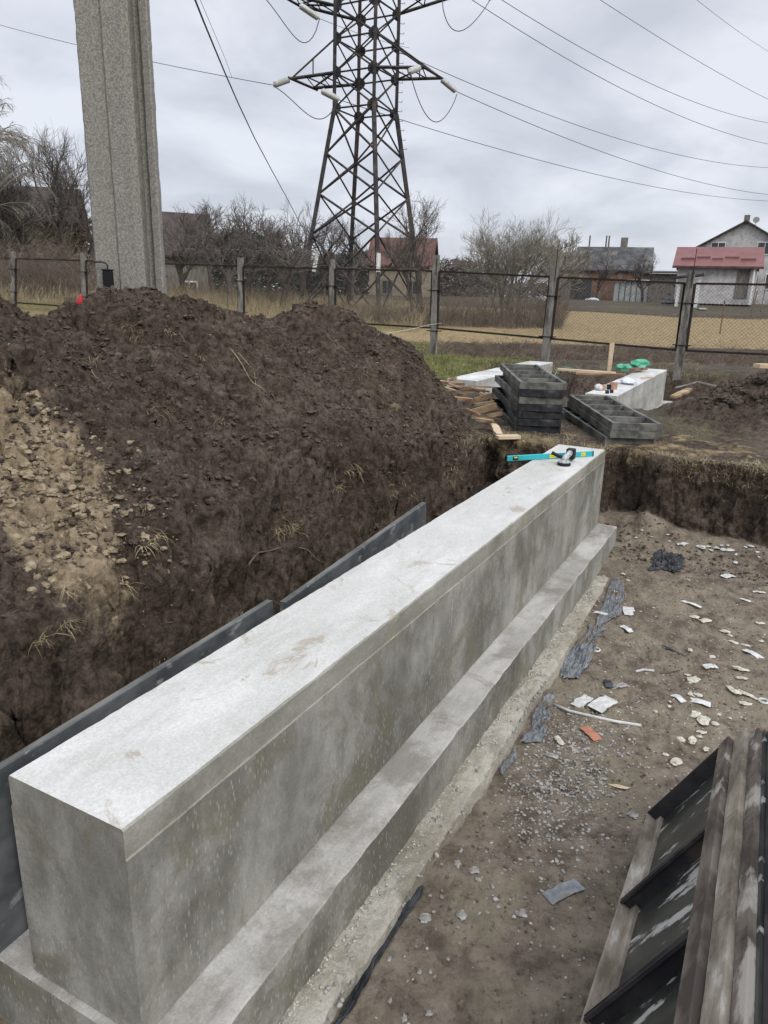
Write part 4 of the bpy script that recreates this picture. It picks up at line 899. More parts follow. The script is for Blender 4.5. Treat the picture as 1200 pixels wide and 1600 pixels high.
# ================================================ soil clods, stones, grass (nobody could count them)
def scatter(fn,n): 
    out=[]
    while len(out)<n:
        A_,N_=fn(); out.append((A_,N_))
    arr=np.array(out); X=A0[0]+U[0]*arr[:,0]+NR[0]*arr[:,1]; Y=A0[1]+U[1]*arr[:,0]+NR[1]*arr[:,1]; h,a,n,so_,k,kk=H(X,Y); return X,Y,h,a,n,so_,k,kk
def lumps(name,fn,n,smin,smax,mname,label,keep,jit=.32,flat=.7,seed=0,cat='soil',pw=3):
    X,Y,h,a,n_,so_,k,kk=scatter(fn,n); mb=MB(); R_=random.Random(seed)
    ok=keep(X,Y,h,a,n_,so_,k,kk)
    for i in range(n):
        if not ok[i]: continue
        s_=smin+(smax-smin)*R_.random()**pw
        mb.lump((X[i],Y[i],h[i]+s_*.15),(s_*R_.uniform(.7,1.3),s_*R_.uniform(.6,1.),s_*flat*R_.uniform(.6,1.2)),seed=seed*100000+i,jit=jit,sub=2 if s_>.02 else 1)
    o=mb.build(name,MT[mname]); tag(o,label,cat,kind='stuff'); return o
u_=random.uniform
lumps('soil_clods',lambda:(u_(-.2,8.8),u_(-5.2,-1.3)),24000,.004,.036,'clod','loose dark clods all over the big soil heap',lambda X,Y,h,a,n,so,k,kk:(so>.5)&((k<.25)|(np.random.default_rng(3).random(len(X))<.35))&(fbm(a*1.2,n*1.2,s=777,o=3)>-.35),seed=1,pw=4.5)
lumps('soil_clods',lambda:(u_(1,7),u_(-1.5,-1.0)),1100,.010,.06,'clod','dark clods fallen into the trench behind the wall',lambda X,Y,h,a,n,so,k,kk:h>-5,seed=2)
lumps('soil_clods',lambda:(u_(10.0,13),u_(.6,5)),2500,.015,.10,'clod','dark clods on the smaller soil heap at the right',lambda X,Y,h,a,n,so,k,kk:(so>.3),seed=3)
lumps('soil_clods',lambda:(u_(6.1,6.9),u_(.0,3.2)),1300,.004,.022,'clod','crumbs of soil along the foot of the far bank',lambda X,Y,h,a,n,so,k,kk:h<-.6,seed=4)
lumps('soil_crumbs',lambda:(u_(.6,8.3),u_(-4.6,-1.2)),24000,.004,.016,'clod','fine crumbs of soil covering the big heap',lambda X,Y,h,a,n,so,k,kk:(so>.4),seed=15,pw=1.5)
lumps('clay_lumps',lambda:(random.gauss(1.52,.27),random.gauss(-2.2,.4)),1300,.006,.034,'clay_clod','pale clay lumps on the left flank of the soil heap',lambda X,Y,h,a,n,so,k,kk:(k<.3)&(so>.3),seed=5)
lumps('clay_lumps',lambda:(random.gauss(5.6,.7),random.gauss(-2.3,.6)),240,.006,.02,'clay_clod','scattered pale stones on the right flank of the soil heap',lambda X,Y,h,a,n,so,k,kk:(k<.3)&(so>.3),seed=6)
lumps('gravel',lambda:(random.gauss(2.6,.45),random.gauss(.72,.16)),2600,.003,.014,'stone','crushed stone spilled beside the concrete bed',lambda X,Y,h,a,n,so,k,kk:n>.42,seed=7,flat=.6)
lumps('gravel',lambda:(u_(.2,6.6),u_(.42,2.4)),2600,.002,.010,'stone','small stones strewn over the pit floor',lambda X,Y,h,a,n,so,k,kk:h<-.5,seed=8,flat=.6)
lumps('soil_crumbs',lambda:(u_(.2,6.8),u_(.42,2.6)),13000,.002,.012,'floor_clod','dark soil crumbs strewn over the pit floor',lambda X,Y,h,a,n,so,k,kk:h<-.5,seed=9,flat=.6)
def blades(name,pts,label,m,hmin,hmax,per,r=.0016,spr=.03,hang=0,seed=0,lie=.6):
    R_=random.Random(seed); mb=MB()
    for (x,y,z) in pts:
        ha=R_.uniform(0,6.28)
        for _ in range(int(per*R_.uniform(.5,1.4))+1):
            a=ha+R_.gauss(0,1.3); h=R_.uniform(hmin,hmax); p=Vector((x+R_.gauss(0,spr),y+R_.gauss(0,spr),z-.01)); d=Vector((math.cos(a)*lie*R_.uniform(.3,1.4),math.sin(a)*lie*R_.uniform(.3,1.4),R_.uniform(.3,1)-hang)).normalized()
            w_=Vector((-d.y,d.x,0)); w_=w_.normalized()*r*R_.uniform(.7,1.5) if w_.length>.01 else Vector((r,0,0)); prev=(p-w_,p+w_)
            for s_ in range(3):
                p=p+d*h/3; d=(d+Vector((R_.gauss(0,.2),R_.gauss(0,.2),-.35-hang*.4))).normalized(); ww=w_*(1-(s_+1)/3.2); cur=(p-ww,p+ww)
                mb.quad_pts([prev[0],prev[1],cur[1],cur[0]]); prev=cur
    o=mb.build(name,MT[m]); tag(o,label,'grass',kind='stuff'); return o
def pts_in(fn,n,keep,dz=0):
    X,Y,h,a,n_,so_,k,kk=scatter(fn,n); ok=keep(X,Y,h,a,n_,so_,k,kk); return [(X[i],Y[i],h[i]+dz) for i in range(n) if ok[i]]
# edge turf on the far bank and by the stacks
blades('dry_grass',pts_in(lambda:(random.gauss(7.12,.1),u_(-1.6,3.4)),1500,lambda X,Y,h,a,n,so,k,kk:(k<.35)&(so<.6)),'dry grass fringe hanging over the edge of the far bank','straw',.05,.16,8,r=.0024,seed=1,hang=.3,lie=.8)
blades('dry_grass',pts_in(lambda:(u_(7.1,10.6),u_(-2.4,.9)),1700,lambda X,Y,h,a,n,so,k,kk:(kk<.2)&(so<.5)&(np.random.default_rng(1).random(len(X))<.75)),'short trampled dry grass round the stacks of form panels','straw',.02,.07,6,seed=2,lie=1.1)
blades('green_grass',pts_in(lambda:(u_(7.1,10.6),u_(-2.4,.9)),500,lambda X,Y,h,a,n,so,k,kk:(kk<.2)&(so<.5)),'sparse green blades among the trampled grass round the stacks','green_blade',.02,.06,5,seed=3,lie=.9)
blades('green_grass',pts_in(lambda:(u_(10.,19),u_(-8.5,-4.4)),5200,lambda X,Y,h,a,n,so,k,kk:(kk<.3)&(so<.4)),'green grass strip beyond the end of the soil heap','green_blade',.05,.17,8,r=.004,spr=.06,seed=4,lie=.7)
# dead grass tufts stuck in the heap
tf=[]
def heap_pt(px,py):   # where the sight line meets the heap
    d=ray(px,py); t=np.linspace(2,14,900); X=d[0]*t;Y=d[1]*t;Z=CH+d[2]*t; h=H(X,Y)[0]; i=int(np.argmax(Z<h)); return (X[i],Y[i],h[i])
for (x,y,c) in ((205,520,8),(330,490,3),(172,615,3),(270,520,5),(100,985,10),(160,905,9),(110,915,4),(450,830,10),(432,838,6),(605,775,7),(640,770,5),(540,740,3),(520,768,4),(230,850,5),(245,835,4),(350,660,3),(700,740,5),(720,690,7),(735,700,6),(568,590,3),(700,660,4),(560,735,4),(225,790,4),(140,560,3),(20,415,0),(60,1010,5),(185,920,4),(665,585,3),(240,645,4),(310,560,3)):
    if c: tf+= [heap_pt(x+random.gauss(0,5),y+random.gauss(0,4)) for _ in range(c)]
blades('dry_grass',tf,'straw coloured grass tufts stuck in the soil heap','straw',.05,.17,9,r=.0022,spr=.02,seed=5,lie=.8,hang=.45)
blades('dry_grass',pts_in(lambda:(u_(.3,8),u_(-4.2,-1.35)),900,lambda X,Y,h,a,n,so,k,kk:(so>.4)&(k<.5)),'single bits of straw scattered over the soil heap','straw',.02,.08,1,r=.0012,seed=6,lie=1.,hang=.2)
blades('dry_grass',pts_in(lambda:(u_(1,7.3),random.gauss(-1.47,.05)),260,lambda X,Y,h,a,n,so,k,kk:(so>-1)),'dead grass along the buried turf line above the trench','straw',.03,.12,5,r=.002,seed=7,lie=.8,hang=.5)
# roots and stems lying on the heap
for i,(pts,r_,mn,lab) in enumerate((
 (((128,838),(150,845),(162,875),(172,905),(188,915)),.004,'straw','thin pale root dangling on the left flank of the soil heap'),
 (((388,890),(405,878),(440,870),(480,872),(505,885)),.008,'dead_stalk','thick bent root arching out of the soil above the trench'),
 (((360,548),(380,575),(395,600),(418,618)),.004,'straw','long straw stalk lying on the middle of the soil heap'),
 (((372,556),(398,588),(400,606)),.003,'straw','shorter straw stalk crossing the long one on the heap'),
 (((140,560),(145,585),(155,596)),.003,'straw','curled pale root near the top left of the heap'),
 (((-5,352),(12,360),(25,376)),.0,'straw',''))):
    if r_==0: continue
    P_=[]
    for (x,y) in pts: h=heap_pt(x,y); P_.append(Vector(h)+Vector((0,-.01,.015)))
    if len(P_)==5 and r_>.006:
        for q,z in zip((1,2,3),(.04,.06,.04)): P_[q].z+=z
    fine=[]
    for a_,b_ in zip(P_,P_[1:]):
        for t in(0,.33,.66): fine.append(a_.lerp(b_,t)+Vector((0,0,.01*math.sin(len(fine)))))
    fine.append(P_[-1]); mb=MB(); mb.path(fine,lambda t:r_*(1-.5*t),k=6); o=mb.build('root' if 'root' in lab else 'straw_stalk',MT[mn],smooth=True); center(o); tag(o,lab,'root' if 'root' in lab else 'stalk')
# ================================================ small things on the heap
p=heap_pt(123,478); mb=MB(); mb.lathe((p[0],p[1],p[2]-.02),(p[0]+.03,p[1],p[2]+.09),[(0,.022),(.3,.03),(.6,.026),(.85,.012),(1,.01)],k=10); o=mb.build('plastic_bottle_top',MT['red_plastic'],smooth=True); center(o); tag(o,'small red plastic scrap poking out behind the crest of the heap','plastic scrap')
p=heap_pt(446,897); mb=MB(); mb.lump((p[0],p[1],p[2]+.02),(.018,.012,.018),seed=4,jit=.4); o=mb.build('foam_scrap',MT['foam']); center(o); tag(o,'single white crumb on the dark soil above the trench','foam scrap')
# ================================================ tools on the wall
def on_wall(px,py,z=0.): v=g(px,py,z); return v
a_=on_wall(790,719,.012); b_=on_wall(926,711,.012); a_.z=b_.z=.0; d=(b_-a_); ln=d.length; yaw=math.atan2(d.y,d.x)
lv=empty('spirit_level',a_+Vector((0,0,.003)),yaw); tag(lv,'long turquoise spirit level lying across the far end of the wall, overhanging on the left','spirit level')
mb=MB(); mb.box((ln/2,0,.024),(ln,.024,.05)); mb.build('beam',MT['level_blue'],lv,bevel=.003)
for x in(.004,ln-.004): mb=MB(); mb.box((x,0,.024),(.014,.027,.053)); mb.build('end_cap',MT['black_rubber'],lv,bevel=.002)
for x,w_ in((.1,.06),(ln*.52,.07),(ln-.12,.05)):
    mb=MB(); mb.box((x,0,.024),(w_,.0256,.036)); v_=mb.build('vial_window',MT['black_rubber'] if x<.2 else MT['yellow'],lv); mb=MB(); mb.bar((x-w_*.3,-.0135,.03),(x+w_*.3,-.0135,.03),.006,k=8); mb.build('vial',MT['yellow'],v_)
gr=empty('angle_grinder',on_wall(881,727,0),math.radians(62)); tag(gr,'grey and black angle grinder resting by its disc on the far end of the wall','angle grinder')
mb=MB(); mb.lathe((0,0,.004),(0,0,.026),[(0,.060),(.3,.063),(.8,.063),(1,.050)],k=28); mb.build('disc',MT['black_rubber'],gr)
mb=MB(); mb.lathe((.0,0,.026),(.0,0,.05),[(0,.05),(.2,.055),(.7,.05),(1,.03)],k=20); mb.build('guard',MT['tool_grey'],gr)
mb=MB(); mb.lathe((-.015,0,.055),(.19,0,.085),[(0,.022),(.12,.03),(.3,.031),(.42,.027),(.8,.026),(1,.03)],k=14); mb.build('body',MT['tool_grey'],gr,smooth=True)
mb=MB(); mb.lathe((.03,.02,.062),(.02,.13,.10),[(0,.011),(.2,.017),(.8,.016),(1,.02)],k=10); mb.build('side_handle',MT['black_rubber'],gr,smooth=True)
mb=MB(); mb.box((.225,0,.07),(.085,.08,.105)); mb.build('battery',MT['black_rubber'],gr,bevel=.012)
# ================================================ things on the back walls
def small(name,lab,cat,mesh,mname,grp=None,smooth=False): o=mesh.build(name,MT[mname],smooth=smooth); center(o); tag(o,lab,cat,grp); return o
for (px,py,e,mn,nm,lab,cat) in ((942,605,(.07,.09,.09),'cardboard','brick','reddish brick standing left of its twin on the shorter back wall','brick'),(958,603,(.11,.09,.12),'cardboard','brick','reddish box right of its twin on the shorter back wall','box'),(951,604,(.06,.07,.09),'black_box','small_box','dark box squeezed between the two reddish ones on the back wall','box')):
    p=g(px,py+5,0); mb=MB(); mb.box(p+Vector((0,0,e[2]/2+.002)),e,j=.006); small(nm,lab,cat,mb,mn)
p=g(935,610,0); mb=MB(); mb.lump(p+Vector((0,0,.05)),(.09,.07,.06),seed=3,sub=2,jit=.15); small('white_bag','crumpled whitish bag at the near end of the shorter back wall','bag',mb,'paper')
p=g(982,600,0); mb=MB(); mb.lump(p+Vector((0,0,.04)),(.22,.14,.075),seed=8,sub=2,jit=.22); small('plastic_bag','crumpled bluish white plastic bag in the middle of the shorter back wall','bag',mb,'blue_bag')
for k,(px,py) in enumerate(((946,615),(953,614))):
    p=g(px,py,0); mb=MB(); mb.lathe(p+Vector((0,0,.03)),p+Vector((.05,.0,.03)),[(0,.03),(1,.03)],k=12); small('tape_roll',('left one of two small black rolls on the end of the back wall','right one of two small black rolls on the end of the back wall')[k],'roll',mb,'black_rubber','black rolls on the back wall')
p=g(1002,592,0); mb=MB(); mb.path([p+Vector((0,0,.02)),p+Vector((.12,.1,.03)),p+Vector((.28,.1,.02)),p+Vector((.3,.2,.02))],.015,k=6); small('glove','limp beige glove near the far end of the shorter back wall','glove',mb,'pale_wood')
# planks over the pit between the back walls, green sheet on them
def plank(p,q,w_,t_,mn,lab,grp=None,name='plank',cat='plank'):
    p=Vector(p);q=Vector(q); d=q-p; r_=empty(name) if 0 else None; mb=MB(); ln=d.length; n_=max(3,int(ln/.12)); X=d.normalized(); Y=Vector((-X.y,X.x,0)).normalized(); Z=X.cross(Y); R_=random.Random(hash(lab)%1000 if 0 else len(lab)*7+int(ln*100)); b=0
    for i in range(n_+1):
        c=p.lerp(q,i/n_); e=R_.uniform(-.006,.006); ed=(.8 if i in(0,n_) else 1)
        for sx_,sz_ in((-1,-1),(1,-1),(1,1),(-1,1)): mb.v.append(tuple(c+Y*(sx_*w_/2*ed+e)+Z*(sz_*t_/2)))
    for i in range(n_):
        for k in range(4): mb.f.append((i*4+k,i*4+(k+1)%4,i*4+4+(k+1)%4,i*4+4+k)); mb.m.append(0)
    mb.f.append((3,2,1,0)); mb.f.append(tuple(n_*4+k for k in range(4))); mb.m+=[0,0]
    o=mb.build(name,MT[mn]); center(o); tag(o,lab,cat,grp); return o
plank(g(872,577,.03),g(962,583,.03),.16,.04,'pale_wood','long pale plank bridging the pit between the two back walls')
plank(g(900,583,.0),g(978,586,.0),.14,.04,'cut_wood','darker plank just in front of the long pale bridging plank')
plank(g(975,578,.07),g(1008,576,.07),.16,.05,'old_wood','short brown board under the green sheet')
for k,(px,py,e) in enumerate(((975,571,(.16,.12,.08)),(998,567,(.2,.14,.11)))):
    p=g(px,py+6,.1); mb=MB(); mb.lump(p+Vector((0,0,e[2]*.5)),e,seed=30+k,sub=2,jit=.3); small('green_sheet',('smaller crumpled green plastic sheet on the boards by the back wall','larger crumpled green plastic sheet at the far end of the back wall')[k],'plastic sheet',mb,'green_bag')
mb=MB(); mb.path([g(866,588,-.2),g(872,577,-.05),g(880,574,.02),g(893,575,.05)],.012,k=5); small('green_hose','thin green strap hanging beside the end of the far left back wall','strap',mb,'green_bag')
b=g(952,577,-.1); t_=at(953,536,b.y); mb=MB(); mb.box((b.x,b.y,(b.z+t_.z)/2-.05),(.1,.04,t_.z-b.z+.1),j=.012); small('stake','short pale wooden stake upright in front of the right hand fence','stake',mb,'pale_wood')
p=at(1195,574,10.2); plank(p+Vector((-.12,0,.02)),p+Vector((.9,.25,.0)),.17,.05,'pale_wood','pale plank lying on top of the smaller soil heap at the right edge')
plank(g(1052,620,-.05),g(1078,608,.0),.12,.04,'cut_wood','weathered board on the flank of the smaller soil heap')
mb=MB(); mb.path([at(1055,603+3,14),at(1090,597,15),at(1120,604,13)],.02,k=5); small('branch','pale stick lying behind the smaller soil heap','stick',mb,'bark_pale')
# ================================================ firewood heap
OC=[(700,607,736,606,-.02,.09,.05),(690,598,726,600,.16,.08,.05),(715,604,765,612,.20,.09,.035),(722,612,758,610,.12,.10,.07),(742,625,770,617,.10,.12,.09),(708,622,738,625,.0,.1,.05),(735,645,776,634,.03,.11,.1),(738,633,772,628,.12,.08,.05),(724,630,742,628,.06,.08,.06),(744,655,770,659,-.04,.1,.05),(762,650,784,646,.0,.1,.06),(716,616,728,618,.05,.09,.06),(676,594,700,598,.1,.12,.04),(703,594,713,590,.26,.08,.06),(760,640,786,642,-.03,.07,.05),(700,600,722,607,.22,.05,.03),(735,603,768,605,.27,.05,.03),(728,640,750,650,-.02,.08,.05),(750,614,766,622,.05,.08,.05),(690,605,712,612,.05,.09,.05)]
for i,(x0,y0,x1,y1,z,w_,t_) in enumerate(OC):
    p=Vector(heap_pt(x0,max(y0,y1)+14)); q=Vector(heap_pt(x1,max(y0,y1)+14)); yb=(p.y+q.y)/2; p=at(x0,y0,yb+.05); q=at(x1,y1,yb-.05)
    p.z=max(p.z,Hs(p.x,p.y)+.02); q.z=max(q.z,Hs(q.x,q.y)+.02)
    o=plank(p,q,w_*.72,t_*.8,random.choice(['cut_wood','cut_wood','cut_wood','old_wood']),'rough split board end in the firewood heap left of the tall stack',grp='board ends in the firewood heap',name='board_offcut',cat='offcut')
plank(g(771,664,-.04),g(780,680,-.07),.09,.04,'pale_wood','split pale offcut lying apart on the grass below the firewood heap',name='board_offcut',cat='offcut')
plank(g(776,683,-.07),g(811,682,-.07),.12,.035,'pale_wood','flat pale offcut lying nearest the edge of the trench',name='board_offcut',cat='offcut')
# ================================================ debris on the pit floor
_T=np.linspace(1.2,9,1600)
def fl(px,py):
    d=ray(px,py); X=d[0]*_T; Y=d[1]*_T; Z=CH+d[2]*_T; h=H(X,Y)[0]; i=int(np.argmax(Z<h)); return Vector((X[i],Y[i],h[i]))
def slip(px,py,lpx,ang_,wr,mname,lab,cat='scrap',name='plastic_slip',grp=None,curl=.004,zz=.006):
    a=fl(px,py); b=fl(px+lpx*math.cos(math.radians(ang_)),py-lpx*math.sin(math.radians(ang_))); d=b-a; d.z=0; ln=d.length; yaw=math.atan2(d.y,d.x); w_=ln*wr; mb=MB(); R_=random.Random(int(px*7+py)); n_=6; top=[];bot=[]
    for i in range(n_+1):
        t=i/n_-.5; z=curl*math.cos(t*3)*R_.uniform(.6,1.4)*2+zz+R_.uniform(-.002,.004); yy=R_.uniform(-.05,.05)*w_
        for s_ in(-1,1): x=t*ln; y=s_*w_/2*R_.uniform(.85,1.1)+yy; top.append((x*math.cos(yaw)-y*math.sin(yaw)+a.x,x*math.sin(yaw)+y*math.cos(yaw)+a.y,a.z+z))
    b0=len(mb.v); mb.v+=top; mb.v+=[(x,y,z-.0025) for x,y,z in top]; k=len(top)
    for i in range(n_):
        A_=[i*2,i*2+1,i*2+3,i*2+2]; mb.f.append(tuple(A_)); mb.f.append(tuple(k+j for j in reversed(A_))); mb.m+=[0,0]
        for u0,u1 in((i*2,i*2+2),(i*2+1,i*2+3)): mb.f.append((u0,u1,k+u1,k+u0)); mb.m.append(0)
    for u0,u1 in((0,1),(n_*2,n_*2+1)): mb.f.append((u0,u1,k+u1,k+u0)); mb.m.append(0)
    o=mb.build(name,MT[mname]); center(o); tag(o,lab,cat,grp); return o
def chunk(px,py,wpx,hpx,ang_,mname,lab,cat='foam chunk',name='foam_chunk',grp=None,seed=None):
    a=fl(px,py); b=fl(px+wpx/2*math.cos(math.radians(ang_)),py-wpx/2*math.sin(math.radians(ang_))); d=b-a; d.z=0; ln=max(wpx*.40*a.y/F*(1+.35*abs(math.sin(math.radians(ang_)))),.006); mb=MB(); yaw=math.atan2(d.y,d.x); k=wpx/max(hpx,1); 
    mb.lump((a.x,a.y,a.z+ln*.25),(ln,max(ln/k*1.5,.006) if k>1 else ln*.8,max(ln/max(k,1)*.5,.004)),seed=int(px*13+py*3) if seed is None else seed,jit=.45,yaw=yaw,sub=2 if wpx>14 else 1)
    o=mb.build(name,MT[mname]); center(o); tag(o,lab,cat,grp); return o
for a in ((982,955,17,100,.5,'paper','white paper slip lying closest to the grey film at the far end of the pit'),(979,984,19,-35,.45,'paper','white paper slip just below the one nearest the grey film'),(910,1097,24,32,.45,'paper','narrower of two white slips beside the long white pipe'),(943,1101,30,22,.55,'paper','wider of two white slips beside the long white pipe'),(1110,1043,20,0,.6,'paper','square white slip in the middle of the pit floor'),(1137,901,13,10,.7,'paper','bright white slip nearest the far bank'),(1164,939,18,-20,.35,'paper','white slip at the right edge nearest the far bank'),(1176,1023,32,-25,.35,'paper','long white bent slip at the right edge of the pit floor'),(1078,945,38,-20,.2,'paper','long white strip with a dark turned end'),(941,961,28,-10,.3,'paper','white slip lying against the grey film'),(930,995,18,20,.4,'grey_film','grey slip below the white one at the grey film'),(964,927,18,-8,.4,'paper','small white slip resting on the grey film'),(1090,1098,42,-15,.4,'paper','white torn sheet in the middle of the foam pile'),(1060,1093,22,-35,.5,'paper','greyish white torn sheet left of the foam pile'),(880,1395,52,20,.36,'grey_film','grey mortar smeared plate lying alone on the bare floor','plate','mortar_plate'),(922,1147,34,-48,.42,'brick_red','flat reddish brick shard','brick shard','brick_shard'),(967,1074,28,12,.35,'stone','grey flat offcut above the white slips'),(950,1070,14,-70,.5,'black_plastic','small black scrap touching the grey offcut'),(1052,1018,38,-25,.12,'black_plastic','thin dark strip across the middle of the floor'),(1150,880,10,60,.5,'paper','tiny white slip just before the bank'),(1186,927,20,-5,.3,'paper','white slip cut by the right edge of the photo')):
    slip(*a[:7],**({'cat':a[7],'name':a[8]} if len(a)>7 else {'cat':'slip','name':'paper_slip'}))
for a in ((1085,966,18,8,-10),(1101,972,24,9,15),(1133,989,20,8,-15),(1140,994,12,6,-20),(1078,1017,11,8,30),(1112,1028,13,8,40),(1156,1048,32,9,-12),(1160,1062,24,7,-8),(1083,1065,26,12,40),(1075,1056,14,6,0),(1145,1082,36,8,-35),(1168,1089,40,6,-20),(1164,1101,24,8,10),(1078,1086,14,22,80),(1090,1088,16,12,0),(1046,1097,8,6,0),(1045,1104,10,8,0),(1099,1130,30,12,80),(1085,1118,26,9,30),(1122,1118,10,18,85),(1140,1123,12,9,0),(1117,1132,14,10,20),(1158,1121,7,8,80),(1063,1157,14,12,60),(1081,1160,24,8,65),(1092,1152,14,7,-20),(1104,1172,16,8,30),(1097,1146,22,7,-5),(1040,1180,14,9,-15),(1057,1193,18,16,-30),(965,1113,8,8,0),(987,1115,7,7,0),(1025,1112,10,8,0),(955,1083,7,6,0),(1146,1005,20,6,-20),(1166,1010,18,5,-10),(1190,1003,14,6,0),(1188,975,16,7,-10),(874,1160,30,8,-50),(1190,1151,26,8,10),(973,898,11,7,-30),(980,908,10,8,0),(1021,950,6,5,0),(1001,956,7,4,0)):
    chunk(*a,'foam','pale chunk of dried foam among the litter on the pit floor',grp='foam chunks littering the pit floor')
for i,(x,y,w_,h_) in enumerate(((1043,836,8,5),(1045,846,8,5),(1067,852,22,8),(1096,856,16,9),(1107,855,10,6),(1112,861,12,6),(1120,858,14,8),(1130,860,12,7),(1140,861,16,7),(1137,853,8,6),(1150,867,6,5),(1164,856,8,6),(1173,855,14,7),(1182,863,10,5),(1127,853,8,5),(993,841,7,4),(1003,829,6,4),(1019,840,5,4),(1185,871,7,5))):
    chunk(x,y,w_,h_,random.uniform(-30,30),'paper','bright white lump in the row along the foot of the far bank',grp='white lumps along the foot of the bank')
for a in ((627,1380,18,14,0),(665,1438,26,18,-20),(690,1350,8,8,0),(720,1330,10,26,80),(714,1352,16,14,0),(740,1362,24,12,10),(747,1376,14,20,80),(770,1386,12,10,0),(722,1432,22,16,10),(716,1450,12,12,0),(815,1430,26,13,-5),(778,1417,12,8,0),(608,1500,14,12,0),(655,1522,12,18,80),(672,1520,10,16,80),(636,1535,9,14,75),(609,1565,14,26,70),(632,1592,18,14,0),(670,1585,18,10,20),(880,1581,9,9,0),(672,1400,9,9,0),(650,1480,7,7,0),(845,1372,10,8,0),(905,1500,8,6,0),(918,1330,7,6,0),(760,1405,8,8,0),(830,1530,8,7,0),(700,1500,9,7,0),(912,1497,6,5,0),(990,1275,26,10,-5),(968,1232,40,6,-4),(941,1218,26,7,0),(938,1222,12,8,0),(862,1183,26,10,-15),(957,1242,12,12,0),(842,1270,12,8,0)):
    chunk(*a,'stone' if a[0]!=968 else 'pale_wood','grey white stone flake lying on the near part of the pit floor',cat='stone',name='stone_flake',grp='stone flakes on the near pit floor')
P_=[fl(x,y)+Vector((0,0,.012)) for x,y in((867,1104),(890,1114),(925,1122),(960,1130),(1001,1136))]; mb=MB(); mb.path(P_,.010,k=8); small('white_pipe','long thin curved white pipe lying on the pit floor','pipe',mb,'paper',smooth=True)
P_=[fl(x,y)+Vector((0,0,.008)) for x,y in((993,1051),(1005,1048),(1022,1050))]; mb=MB(); mb.path(P_,.009,k=6); small('white_stick','short white stick left of the centre of the pit floor','stick',mb,'paper')
P_=[fl(x,y)+Vector((0,0,.006)) for x,y in((1032,1053),(1046,1052),(1062,1049))]; mb=MB(); mb.path(P_,.004,k=5); small('twig','thin dark twig right of the short white stick','twig',mb,'bark')
def ring(px,py,R1,r_,lab,nm,mn='paper'):
    c=fl(px,py); mb=MB(); n_=24; pts=[c+Vector((math.cos(i*2*math.pi/n_)*R1,math.sin(i*2*math.pi/n_)*R1,r_)) for i in range(n_+1)]; mb.path(pts,r_,k=6); return small(nm,lab,'ring',mb,mn)
ring(930,1016,.035,.007,'flat white plastic ring beside the grey film','plastic_ring'); ring(1193,1097,.03,.008,'white ring on a torn sheet at the right edge','plastic_ring')
# crumpled sheets
def sheet(name,pxs,lab,mname,amp=.03,res=16,seed=0,zoff=.01):
    """a crumpled film over a quad of floor points"""
    c=[p if isinstance(p,Vector) else fl(*p) for p in pxs]; mb=MB(); s_=seed*9.1
    U_=np.linspace(0,1,res); uu,vv=np.meshgrid(U_,U_,indexing='ij'); X=np.zeros_like(uu);Y=np.zeros_like(uu)
    for (cx,wt) in zip(c,((1-uu)*(1-vv),uu*(1-vv),uu*vv,(1-uu)*vv)): X=X+cx.x*wt; Y=Y+cx.y*wt
    X=X+.03*fbm(uu*4+s_,vv*4,s=seed+300)*(1 if amp>.02 else .4); Y=Y+.03*fbm(uu*4,vv*4+s_,s=seed+310)
    Z=H(X,Y)[0]+zoff+amp*np.abs(fbm(uu*7+s_,vv*4,s=seed+320,o=5,g_=.6))*(.3+.7*np.sin(np.pi*uu)*np.sin(np.pi*vv))
    mb.v=[(float(a),float(b),float(z)) for a,b,z in zip(X.ravel(),Y.ravel(),Z.ravel())]
    for i in range(res-1):
        for j in range(res-1): mb.f.append((i*res+j,(i+1)*res+j,(i+1)*res+j+1,i*res+j+1)); mb.m.append(0)
    o=mb.build(name,MT[mname]); so_=o.modifiers.new('thick','SOLIDIFY'); so_.thickness=.0015; center(o); tag(o,lab,'plastic sheet'); return o
sheet('plastic_film',((958,905),(974,910),(972,965),(925,985)),'grey crumpled plastic film at the far end of the concrete bed','grey_film',.02,seed=1,res=48)
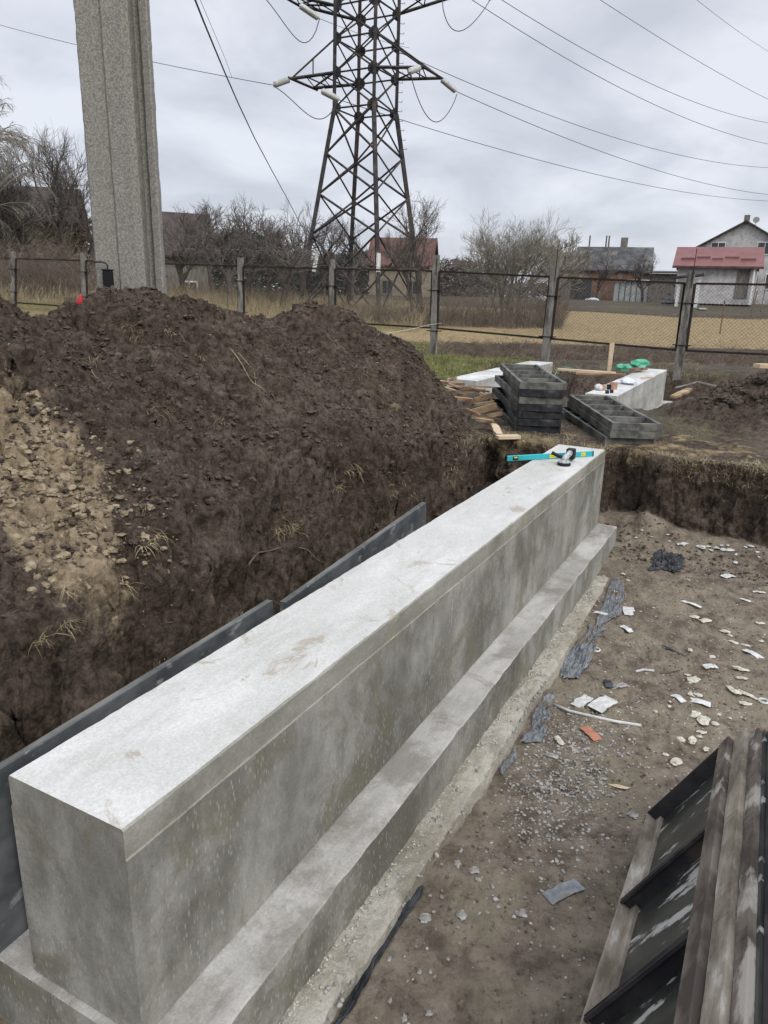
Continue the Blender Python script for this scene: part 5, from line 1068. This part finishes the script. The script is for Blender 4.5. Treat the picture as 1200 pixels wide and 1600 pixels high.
sheet('plastic_film',((925,975),(945,985),(900,1065),(868,1060)),'dark folded plastic film along the middle of the concrete bed','grey_film',.028,seed=2,res=48)
sheet('plastic_film',((850,1090),(868,1085),(845,1160),(815,1165)),'bluish grey plastic film beside the near part of the concrete bed','grey_film',.022,seed=3,res=40)
sheet('plastic_film',(W(1.35,.350),W(1.35,.366),W(.45,.37),W(.45,.352)),'narrow black film edge sticking out from under the concrete bed','black_plastic',.012,seed=4,res=30)
sheet('plastic_film',((800,1170),(812,1172),(795,1205),(782,1208)),'small blue grey film scrap at the near end of the gravel','grey_film',.02,seed=6,res=12)
sheet('black_sheet',((1012,892),(1030,862),(1066,870),(1060,896)),'crumpled black plastic sheet lying before the far bank','black_plastic',.06,seed=5,res=44)

brush('field_stubble',640,1300,0,0,27,46,6500,.04,.16,'pale stubble tufts over the straw coloured field beyond the fence',m='straw',seed=12,r=.010,bend=1.2)

# crumbs of concrete and pale grit lying on the rough bed
mb=MB(); R_=random.Random(77)
for i in range(650):
    a=R_.uniform(-.1,6.6); n=.208+abs(R_.gauss(0,.035)); s_=R_.uniform(.002,.009); p=W(a,n,-1.073); mb.lump((p.x,p.y,p.z),(s_,s_*.8,s_*.7),seed=i,jit=.35)
o=mb.build('concrete_crumbs',MT['foam']); tag(o,'pale crumbs of concrete lying on the rough strip along the footing','concrete crumbs',kind='stuff')
mb=MB()
for i in range(900):
    a=R_.uniform(-.1,6.6); n=R_.uniform(.21,.36); s_=R_.uniform(.004,.013); p=W(a,n,-1.078 if n<.31 else -1.1); mb.lump((p.x,p.y,p.z),(s_,s_*.8,s_*.7),seed=i+5000,jit=.35)
o=mb.build('grit',MT['stone']); tag(o,'grey grit bedded in the rough concrete strip','grit',kind='stuff')

lumps('foam_crumbs',lambda:(random.gauss(4.2,1.6),random.gauss(1.35,.5)),1500,.002,.008,'foam','tiny pale foam crumbs strewn over the pit floor',lambda X,Y,h,a,n,so,k,kk:(h<-.5)&(n>.42),seed=31,flat=.5,pw=2)
